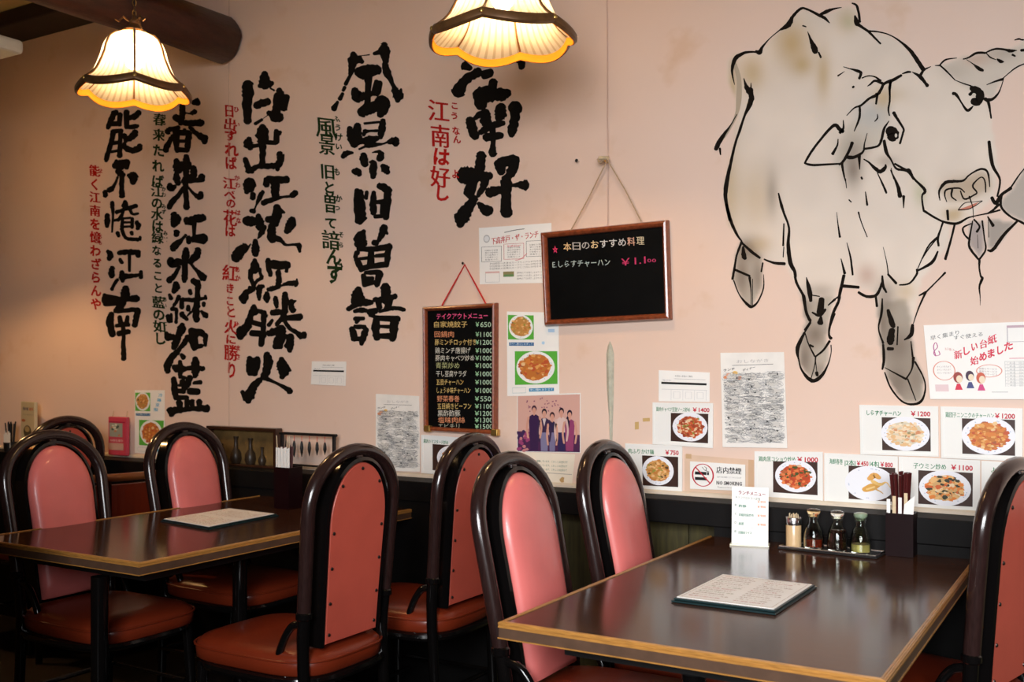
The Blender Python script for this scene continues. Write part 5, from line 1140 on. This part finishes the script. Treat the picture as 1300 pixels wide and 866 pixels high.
for i, (x, y, rz, lab) in enumerate((
    (-1.81, 2.18, FACE_L, 'nearest chair with its studded back to the camera, right of the left table'),
    (-1.78, 2.72, FACE_L, 'chair with studded back partly hidden behind the front-facing pink one, at centre'),
    (-1.315, 2.17, FACE_R, 'pink chair at the near left corner of the right table, front cushion facing the table'),
    (-1.29, 2.66, FACE_R, 'pink chair on the wall side of the right table, left of the 750 yen card'),
    (-0.212, 2.66, FACE_L - .25, 'chair seen almost edge on at the right edge, right of the right table'),
    (-3.08, 2.12, FACE_R, 'pink chair at the far left, behind the near corner of the left table'),
    (-3.08, 2.68, FACE_R, 'pink chair beside the wall at the left table, below the blue column foot'.replace('blue column foot', 'fourth black column')),
    (-3.92, 2.78, FACE_L, 'chair with studded back mostly hidden behind the far left pink chair'))):
    c = {0: chair0, 2: chair1}.get(i) or copy_tree(chair1 if rz == 0 else chair0)
    c['label'] = lab; s = 1 if rz == 0 else -1
    c.location = (x + s * ptops[0.0 if rz == 0 else math.pi], y, 0); c.rotation_euler = (0, 0, rz)

# low armchair with red padding in the far corner
t = thing('armchair', 'low chair with an orange-brown wooden rail and red padding behind the left chairs', 'chair', (-3.62, 2.78, 0), 0)
q = lambda x, y, z: P(x, y, z) - t.location
rail = smooth_path([(-.22, -.22, .70), (-.10, -.245, .745), (.06, -.20, .77), (.16, -.06, .775), (.17, .10, .775), (.10, .22, .77)], 5)
MB().tube(rail, .016, 10).build('arm_rail', mat('orange_brown_wood', (.20, .065, .018), .3, coat=.4), t, smooth=True)
v = []; f = []
R_ = [p for p in rail[8:]]
for i, p in enumerate(R_):
    for z in (p[2] - .03, .50):
        for d in (0, .028): 
            ln = math.hypot(p[0], p[1]) or 1; v.append((p[0] * (1 - d / ln), p[1] * (1 - d / ln), z))
for i in range(len(R_) - 1):
    a, b = i * 4, i * 4 + 4
    f += [(a, b, b + 2, a + 2), (a + 1, a + 3, b + 3, b + 1), (a, a + 1, b + 1, b), (a + 2, b + 2, b + 3, a + 3)]
f += [(0, 2, 3, 1), tuple((len(R_) - 1) * 4 + k for k in (0, 1, 3, 2))]
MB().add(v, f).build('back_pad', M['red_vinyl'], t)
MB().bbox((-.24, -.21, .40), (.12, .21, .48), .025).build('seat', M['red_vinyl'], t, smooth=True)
for x, y in ((-.20, -.20), (-.20, .20), (.13, -.12), (.13, .17)): MB().tube([(x, y, .0), (x, y, .76 if x > 0 else .70 if y < 0 else .41)], .014, 8).build('leg', M['black_tube'], t, smooth=True)

# ------------------------------------------------------------------ tables
def table(label, x0, x1, y0, y1, px_=0.0):
    cx = (x0 + x1) / 2; cy = (y0 + y1) / 2
    t = thing('dining_table', label, 'table', (cx, cy, 0))
    hx, hy = (x1 - x0) / 2, (y1 - y0) / 2; T = .70
    MB().box((-hx + .011, -hy + .011, T - .03), (hx - .011, hy, T)).build('tabletop', M['table'], t)
    def ringprof(name, prof, m):
        v = []; n = len(prof)
        for sx, sy in ((-1, -1), (1, -1), (1, 1), (-1, 1)):
            for o_, z in prof: v.append((sx * (hx + o_), sy * (hy + o_), T + z))
        f = [(c * n + i, ((c + 1) % 4) * n + i, ((c + 1) % 4) * n + (i + 1) % n, c * n + (i + 1) % n) for c in (0, 1, 3) for i in range(n)]
        f += [tuple(2 * n + i for i in range(n)), tuple(3 * n + i for i in range(n))]
        return MB().add(v, f).build(name, m, t)
    ringprof('edge_moulding', [(-.011, -.010), (-.011, .0015), (-.0095, .0025), (-.0070, .0025), (-.0062, .0008), (-.0052, .0022), (-.0030, .0022), (-.0022, .0005), (-.0012, .0012), (0, 0), (0, -.004), (-.0015, -.005), (0, -.006), (0, -.010)], M['gold'])
    ringprof('edge_band', [(-.011, -.030), (-.011, -.0101), (-.0012, -.0101), (-.0012, -.030)], M['edge_brown'])
    ringprof('lower_bead', [(-.011, -.0325), (-.011, -.0301), (0.0006, -.0301), (0.0006, -.0325)], M['gold'])
    MB().box((-hx + .10, -hy + .10, T - .075), (hx - .10, hy - .03, T - .0305)).build('apron', M['black'], t)
    for yy in (1.87 - cy, 2.405 - cy):
        MB().tube([(px_, yy, .045), (px_, yy, T - .074)], .024, 20).build('pedestal', M['black_tube'], t, smooth=True)
    MB().bbox((px_ - .035, -hy + .04, .0), (px_ + .035, hy - .14, .05), .008).build('foot', M['black_tube'], t)
    return t
table('large dark glossy table at right with a golden ridged edge, open menu on it', -1.089, -.335, 1.757, 2.994)
table('dark glossy table at left with a golden edge, between two rows of pink chairs', -2.987, -2.226, 1.793, 2.994, .117)

# ------------------------------------------------------------------ things on the tables
def flat_map(q, z):                # (u, v) on a horizontal plane inside four photograph points
    A = [P(x, y, z) for x, y in q]
    return lambda u, v: (A[0] * (1 - u) + A[1] * u) * (1 - v) + (A[3] * (1 - u) + A[2] * u) * v
def menu(label, q, z, pagecol, seed, curl=0.0):
    f = flat_map(q, z); c = (f(0, 0) + f(1, 1)) / 2; c.z = z
    t = thing('menu_folder', label, 'menu', c); c = t.location.copy()
    def slab(u0, v0, u1, v1, z0, z1, name, m):
        v = []
        for zz in (z0, z1):
            for (u, w) in ((u0, v0), (u1, v0), (u1, v1), (u0, v1)):
                p = f(u, w) - c; p.z = zz; v.append(p)
        return MB().add(v, [(0, 1, 2, 3), (7, 6, 5, 4), (0, 4, 5, 1), (1, 5, 6, 2), (2, 6, 7, 3), (3, 7, 4, 0)]).build(name, m, t)
    slab(0, 0, 1, 1, 0.0005, .004, 'cover', M['teal']); slab(.015, .02, .985, .98, .005, .0085, 'cover', M['teal'])
    slab(.03, .035, .965, .95, .0086, .0098, 'page', M['paper'])
    def mm(u, v): p = f(.03 + .935 * u, .035 + .915 * v) - c; p.z = .0101; return p
    ik = Ink(mm, (0, 0, 1)); r = random.Random(seed)
    bro, red, grn = (.30, .17, .10), (.45, .12, .10), (.20, .22, .10)
    words = ['前菜 冷菜三種盛り合わせ', '焼き餃子 水餃子 春巻', '麻婆豆腐 回鍋肉 酢豚', '海老のチリソース煮', '青菜の炒め物', '五目チャーハン', 'ご飯 スープ 漬物', '杏仁豆腐 胡麻団子']
    for k in range(13):
        y = .09 + .068 * k
        ik.text(words[k % 8], .07, y, r.uniform(.38, .46), y, .030, red if k in (0, 7, 12) else (bro if k % 3 else grn), .01)
        ik.text(words[(k + 3) % 8], .54, y, r.uniform(.82, .92), y, .030, red if k in (1, 6, 12) else bro, .01)
    ik.box(.03, .03, .97, .97, .004, bro); ik.build('printed_text', M['print'], t)
    return t
menu('open menu with a dark green-black cover lying on the right table', [(916.4, 732.7), (1037, 746.7), (984.5, 781.5), (852, 764.5)], .7005, 0, 1)
menu('menu with a patterned page lying on the left table', [(203.5, 662.5), (292, 648), (354, 655.5), (265, 673.5)], .7005, 0, 2)

# standing lunch card
c = P(952, 692.5, .70)
a, b = P(928, 691.5, .70), P(974.5, 694, .70)
t = thing('table_card', 'white lunch menu card standing upright on the right table', 'sign', c); e = (b - a); w_ = e.length; ex = e.normalized(); ey = Vector((-ex.y, ex.x, 0)); hgt = .165
def cp(u, v, d=0.0): return ex * (u - .5) * w_ + Vector((0, 0, .004 + (1 - v) * hgt)) - ey * d + ey * (1 - v) * .012
v = [cp(0, 0), cp(1, 0), cp(1, 1), cp(0, 1), cp(0, 0, .0025), cp(1, 0, .0025), cp(1, 1, .0025), cp(0, 1, .0025)]
MB().add(v, [(0, 1, 2, 3), (7, 6, 5, 4), (0, 4, 5, 1), (1, 5, 6, 2), (2, 6, 7, 3), (3, 7, 4, 0)]).build('card', M['plastic_sleeve'], t)
bs = MB(); v = [ex * sx * w_ * .53 + ey * sy + Vector((0, 0, z)) for z in (.0005, .005) for sx, sy in ((-1, -.022), (1, -.022), (1, .03), (-1, .03))]
bs.add(v, [(0, 3, 2, 1), (4, 5, 6, 7), (0, 1, 5, 4), (1, 2, 6, 5), (2, 3, 7, 6), (3, 0, 4, 7)]).build('clear_foot', mat('yellowed_acrylic', (.72, .68, .50), .2, coat=.4), t)
ik = Ink(lambda u, v: cp(u, v, .0029), -ey)
ik.text('ランチメニュー', .18, .13, .92, .15, .075, (.25, .03, .05), .03); ik.text('A トントロトマト定食', .10, .20, .78, .23, .055, (.10, .14, .10), .01)
for k, (s, x1) in enumerate((('酢豚', .40), ('青椒肉絲炒め', .60), ('麻婆', .33), ('回鍋肉ライス', .55))):
    y = .36 + .155 * k; ik.text('BCDE'[k], .08, y - .02, .13, y - .02, .05, (.10, .2, .15), .01); ik.text(s, .19, y, x1, y, .055, (.03, .20, .12), .03)
    ik.text('ごはんスープ付', .22, y + .065, .60, y + .065, .035, (.45, .45, .45))
    if k < 3: ik.text('￥900', .70, y, .93, y, .055, (.75, .20, .05), .02)
ik.text('￥850', .70, .27, .93, .27, .05, (.75, .2, .05), .02); ik.build('printed_text', M['print'], t)

# condiment tray with toothpicks and three bottles
pa, pb = P(987, 697, .70), P(1113, 710.5, .70)
ex = (pb - pa).normalized(); ey = Vector((-ex.y, ex.x, 0)); L_ = (pb - pa).length; c = (pa + pb) / 2 + ey * .045
ang = math.atan2(ex.y, ex.x)
t = thing('condiment_tray', 'shallow steel-rimmed tray under the bottles on the right table', 'tray', c, ang)
MB().bbox((-L_ / 2, -.045, .0008), (L_ / 2, .045, .004), .001).build('tray_base', M['black'], t)
MB().tube([(sx * (L_ / 2 - .004), sy * .041, .0075) for sx, sy in ((-1, -1), (1, -1), (1, 1), (-1, 1))], .0028, 6, closed=True, up=(0, 0, 1)).build('tray_rim', M['steel'], t, smooth=True)
def along(d, e=0.0): return c + ex * d + ey * e
def on_px(px, e=0.0):              # place along the tray so that it shows in column px
    lo, hi = -L_, L_
    for _ in range(40):
        m_ = (lo + hi) / 2; p = along(m_, e); zc = -S_ * p.x + C_ * p.y; x = 650 + F * (C_ * p.x + S_ * p.y) / zc
        if x < px: lo = m_
        else: hi = m_
    return along(lo, e)
p = on_px(1007.5); TZ = .7045
t = thing('toothpick_holder', 'small metal-topped jar of toothpicks on the condiment tray', 'toothpick holder', (p.x, p.y, TZ))
MB().lathe([(0, 0), (.0215, 0), (.0215, .070), (.0205, .072), (.0195, .070), (.0195, .004), (0, .004)], 20, caps=False).build('jar', mat('clear_amber_plastic', (.62, .42, .22), .3, coat=.4), t, smooth=True)
MB().lathe([(.0222, .062), (.0232, .064), (.0232, .082), (.0222, .084), (.018, .084), (.018, .062)], 20, caps=False).build('collar', M['steel'], t, smooth=True)
r = random.Random(3)
for k in range(16):
    a, q = r.uniform(0, 6.28), r.uniform(.003, .015); MB().tube([(q * math.cos(a) * .8, q * math.sin(a) * .8, .02), (q * math.cos(a), q * math.sin(a), .088 + r.uniform(0, .008))], .0013, 5).build('toothpick', M['wood_light'], t)
def bottle(px, lab, liq, lev, capm, e=0.0, name='condiment_bottle', p=None, zz=TZ, s=0.93, group='glass condiment bottles'):
    p = p or on_px(px, e)
    t = thing(name, lab, 'bottle', (p.x, p.y, zz), group=group)
    pr = [(0, 0), (.028, 0), (.030, .004), (.0300, .030), (.0265, .055), (.0195, .072), (.0145, .082), (.0140, .096), (.0165, .100), (.0165, .106)]
    n = 32; v = []; full = pr + [(.0135, .106), (.0115, .096), (.012, .082), (.017, .071), (.024, .054), (.0275, .030), (.0270, .006), (0, .005)]
    for i, (r_, z) in enumerate(full):
        for k in range(n):
            fl = 1 + (.028 * (1 if k % 2 else -1) if (3 <= i <= 5) else 0); a = 2 * math.pi * k / n; v.append((r_ * fl * math.cos(a) * s, r_ * fl * math.sin(a) * s, z * s))
    f = [(i * n + k, i * n + (k + 1) % n, (i + 1) * n + (k + 1) % n, (i + 1) * n + k) for i in range(len(full) - 1) for k in range(n)]
    MB().add(v, f).build('glass_body', M['glass'], t, smooth=True)
    top = [q for q in [(0.0, .0055), (.0266, .0065), (.0271, .030)] ]
    if lev > .03: top += [(.0271 - (lev - .03) * .14, lev)]
    else: top[-1] = (.0271, lev)
    top += [(0, top[-1][1])]
    MB().lathe([(a * s, b * s) for a, b in top], 24, caps=False).build('liquid', liq, t, smooth=True)
    MB().lathe([(a * s, b * s) for a, b in [(0, .098), (.0110, .098), (.0130, .104), (.0175, .107), (.0200, .112), (.0195, .118), (.012, .121), (.004, .1215), (0, .1215)]], 20, caps=False).build('stopper', capm, t, smooth=True)
amb = glass_mat('amber_stopper', (.85, .62, .35), .1); clr = glass_mat('clear_stopper', (.92, .88, .80), .1); grn_ = mat('green_grey_stopper', (.22, .30, .20), .3, coat=.4)
bottle(1033, 'glass bottle with red chilli oil and amber stopper, beside the toothpicks', M['chili'], .030, amb)
bottle(1063, 'glass bottle of dark soy sauce, the middle of the three', M['soy'], .066, clr)
bottle(1092.5, 'glass bottle of pale vinegar with a green-grey stopper, nearest the chopsticks', M['vinegar'], .028, grn_)

# chopstick stands
def chopsticks(lab, base, top_z, hw, full, white, seed):
    t = thing('chopstick_holder', lab, 'chopstick holder', base); r = random.Random(seed); h = top_z - base[2]
    th = .004
    for lo, hi in (((-hw, -hw, 0.0005), (hw, -hw + th, h)), ((-hw, hw - th, 0.0005), (hw, hw, h)), ((-hw, -hw + th, 0.0005), (-hw + th, hw - th, h)), ((hw - th, -hw + th, 0.0005), (hw, hw - th, h))):
        MB().box(lo, hi).build('side_panel', M['box_red'], t)
    MB().box((-hw + th, -hw + th, .001), (hw - th, hw - th, .006)).build('bottom', M['box_red'], t)
    for k in range(full):
        x, y = (-.6 + 1.2 * (k % 5) / 4) * hw * .8, (-.5 + (k // 5) * .5) * hw; L = .225 + r.uniform(-.004, .006)
        tx, ty = x * .25 + r.uniform(-.004, .004), y * .2
        MB().tube([(x * .6, y * .6, .008), (x + tx, y + ty, L)], [.0022, .0042], 6).build('chopstick', M['chopstick'], t)
    for k in range(white):         # paper-wrapped disposable pairs
        x = (-.85 + .42 * k) * hw; L = h + .036 + (.014 if k % 2 else 0) + r.uniform(-.005, .008); y = -hw * .62
        MB().box((x - .0045, y - .002, .01), (x + .0045, y + .002, L)).build('wrapped_chopsticks', M['paper'] if k % 2 == 0 else M['wood_light'], t)
    return t, h
pb_ = P(1143, 706, .70)
bp = Vector((pb_.x, pb_.y + .02, .7002))
t, h = chopsticks('dark red box of lacquered and paper-wrapped chopsticks standing right of the bottles', bp, .818, .036, 15, 4, 4)
v = [(.010, -.034, h - .01), (.033, -.034, h - .01), (.042, -.036, h + .050), (.020, -.030, h + .034), (.010, -.034, h - .01), ]
sl = MB().add([(.004, -.030, .05), (.030, -.030, .05), (.040, -.032, h + .052), (.012, -.030, h + .026), (.004, -.0285, .05), (.030, -.0285, .05), (.040, -.0305, h + .052), (.012, -.0285, h + .026)], [(0, 1, 2, 3), (7, 6, 5, 4), (0, 4, 5, 1), (1, 5, 6, 2), (2, 6, 7, 3), (3, 7, 4, 0)]).build('paper_napkin', M['paper'], t)
# the holder on the left table, with a white paper band standing out
p = P(366, 645, .70); t, h = chopsticks('dark box of chopsticks with white paper slips at the back of the left table', Vector((p.x, p.y + .0, .7002)), .852, .036, 12, 0, 7)
r = random.Random(9)
for k in range(9):
    x = -.030 + .0075 * k; MB().box((x - .0034, -.0300 + .002 * (k % 2), .05), (x + .0034, -.0285 + .002 * (k % 2), h + .072 + r.uniform(-.003, .003))).build('paper_slip', M['paper'], t)
for x in (-.036, .012, .022): MB().tube([(x * .7, -.018, .03), (x * 1.1, -.020, h + .115)], .0018, 6).build('skewer', M['wood_light'], t)
p = P(408, 643, .70); bottle(0, 'small dark bottle with an amber stopper on the left table', M['soy'], .060, amb, p=p, zz=.7002, s=.95)

# ------------------------------------------------------------------ things on the black ledge at left
LZ = .803
def Lp(px, y): # point on the ledge at column px, wall distance y
    d = ray(px, HOR); tt = y / d.y; return Vector((d.x * tt, y, LZ))
a, b = Lp(265, 3.07), Lp(353, 3.07); x0, x1 = a.x, b.x
t = thing('picture_box', 'brown wooden shadow box with small dark vases, standing on the ledge', 'picture', ((x0 + x1) / 2, 3.075, LZ + .0005)); hw_ = (x1 - x0) / 2; hh = .165
fm = mat('dark_brown_frame', (.035, .012, .006), .35, noise=.3, coat=.3)
for lo, hi in (((-hw_, -.02, 0), (-hw_ + .014, .02, hh)), ((hw_ - .014, -.02, 0), (hw_, .02, hh)), ((-hw_ + .014, -.02, hh - .014), (hw_ - .014, .02, hh)), ((-hw_ + .014, -.02, 0), (hw_ - .014, .02, .010))):
    MB().bbox(lo, hi, .002).build('frame_rail', fm, t)
MB().box((-hw_ + .014, .010, .010), (hw_ - .014, .016, hh - .014)).build('backing', mat('ochre_backing', (.15, .085, .025), .7, noise=.4, nscale=14), t)
r = random.Random(3); dk = mat('dark_vase', (.030, .018, .010), .4)
for k, (fx, s) in enumerate(((-.62, .8), (-.20, 1.15), (.22, 1.1), (.55, .75))):
    MB().lathe([(a_ * s, b_ * s) for a_, b_ in [(0, 0), (.016, 0), (.022, .018), (.019, .040), (.008, .056), (.006, .085), (.010, .098)]], 14, (fx * hw_, -.004, .011), caps=False).build('vase', dk, t, smooth=True)
a, b = Lp(356, 3.05), Lp(422, 3.05)
t = thing('brush_rack', 'small black rack with brushes hanging on red loops, on the ledge', 'rack', ((a.x + b.x) / 2, 3.06, LZ + .0005)); w2 = (b.x - a.x) / 2
for s in (-1, 1):
    MB().bbox((s * w2 - .006, -.006, .006), (s * w2 + .006, .006, .150), .002).build('post', M['black'], t); MB().bbox((s * w2 - .008, -.035, 0), (s * w2 + .008, .035, .010), .003).build('foot', M['black'], t)
MB().bbox((-w2 - .014, -.006, .142), (w2 + .014, .006, .153), .003).build('rail', M['black'], t)
MB().bbox((-w2 + .006, -.004, .018), (w2 - .006, .004, .026), .001).build('rail', M['black'], t)
for k in range(6):
    x = -w2 + (k + .8) * 2 * w2 / 6.8; L = .07 - .004 * k
    b_ = thing('hanging_brush', 'short dark brush hanging from the small black rack', 'brush', (t.location.x + x, 3.052, LZ + .148), group='brushes hanging on the small black rack')
    MB().tube([(0, 0, -.006), (0, 0, -.030)], .0012, 5).build('loop', M['red_cord'], b_)
    MB().lathe([(0, 0), (.003, 0), (.006, -.012), (.0072, -.030), (.005, -L + .016), (.001, -L)][::-1], 10, (0, 0, -.028), caps=False).build('bristles', M['black'], b_, smooth=True)
# pink packet on two strings, leaflet, pen cup at the far left
a, b = Lp(136, 3.08), Lp(159, 3.08); wq = b.x - a.x
t = thing('pink_packet', 'narrow pink packet hanging on two short strings above the ledge', 'packet', ((a.x + b.x) / 2, 3.095, LZ + .008))
MB().bbox((-wq / 2, -.010, 0), (wq / 2, .010, .178), .004).build('packet_body', mat('pink_card', (.55, .055, .09), .4), t)
ik = Ink(lambda u, v: Vector(((u - .5) * wq, -.0103, .178 * (1 - v))))
ik.rect(.08, .16, .80, .52, (.30, .32, .26)); r = random.Random(4)
for k in range(14): ik.ell(r.uniform(.15, .72), r.uniform(.2, .48), .08, .03, r.choice([(.05, .08, .06), (.6, .62, .5), (.5, .2, .1)]), 7, .3, r)
ik.rect(.05, .12, .95, .15, (.35, .01, .05)); ik.rect(.05, .68, .85, .86, (.55, .35, .28)); ik.text('お持ち帰り', .12, .64, .82, .64, .07, (.75, .6, .55), .02); ik.build('printed_text', M['print'], t)
for x in (-wq * .36, wq * .42): MB().tube([(x, 0, .175), (x * .95, .006, .205)], .0014, 5).build('string', M['rope'], t)
a, b = Lp(22, 3.06), Lp(50, 3.06); wq = b.x - a.x
t = thing('leaflet_stand', 'cream booklet with a dish picture standing on the ledge at the far left', 'booklet', ((a.x + b.x) / 2, 3.065, LZ + .0005), math.radians(-14))
MB().bbox((-wq / 2, -.008, 0), (wq / 2, .008, .245), .002).build('booklet_body', mat('cream_booklet', (.62, .54, .34), .5), t)
ik = Ink(lambda u, v: Vector(((u - .5) * wq, -.0083, .245 * (1 - v)))); ik.text('季節の冷麺', .15, .17, .55, .17, .07, (.05, .05, .15), .03); ik.text('新作', .64, .17, .92, .17, .07, (.6, .12, .04), .05)
ik.text('ただいま好評です', .15, .27, .9, .27, .03, (.25, .25, .15)); ik.ell(.50, .60, .30, .13, (.10, .08, .04), 16); ik.ell(.48, .55, .18, .06, (.45, .35, .15), 12); ik.ell(.2, .38, .16, .03, (.55, .15, .05), 8); ik.ell(.6, .85, .3, .06, (.35, .12, .04), 12, .2, r)
ik.build('printed_text', M['print'], t)
p = Lp(14, 3.025); t = thing('cutlery_cup', 'cup of dark sticks and white paper slips at the far left edge', 'cup', (p.x - .01, 3.03, LZ + .0005))
MB().lathe([(0, 0), (.030, 0), (.034, .045), (.032, .045), (.028, .003), (0, .003)], 18, caps=False).build('cup_body', M['black'], t, smooth=True)
for k in range(10):
    a_ = 2.4 * k; q_ = .006 + .0018 * k; MB().tube([(q_ * math.cos(a_) * .7, q_ * math.sin(a_) * .7, .005), (q_ * math.cos(a_) * 1.3, q_ * math.sin(a_) * 1.3, .135 + .006 * (k % 3))], .0032, 6).build('stick', M['black'], t)
for k in range(6): x = -.022 + .009 * k; MB().box((x - .004, -.021, .02), (x + .004, -.0195, .085 + .008 * ((k * 5) % 3))).build('paper_slip', M['paper'], t)
bpy.context.view_layer.update()
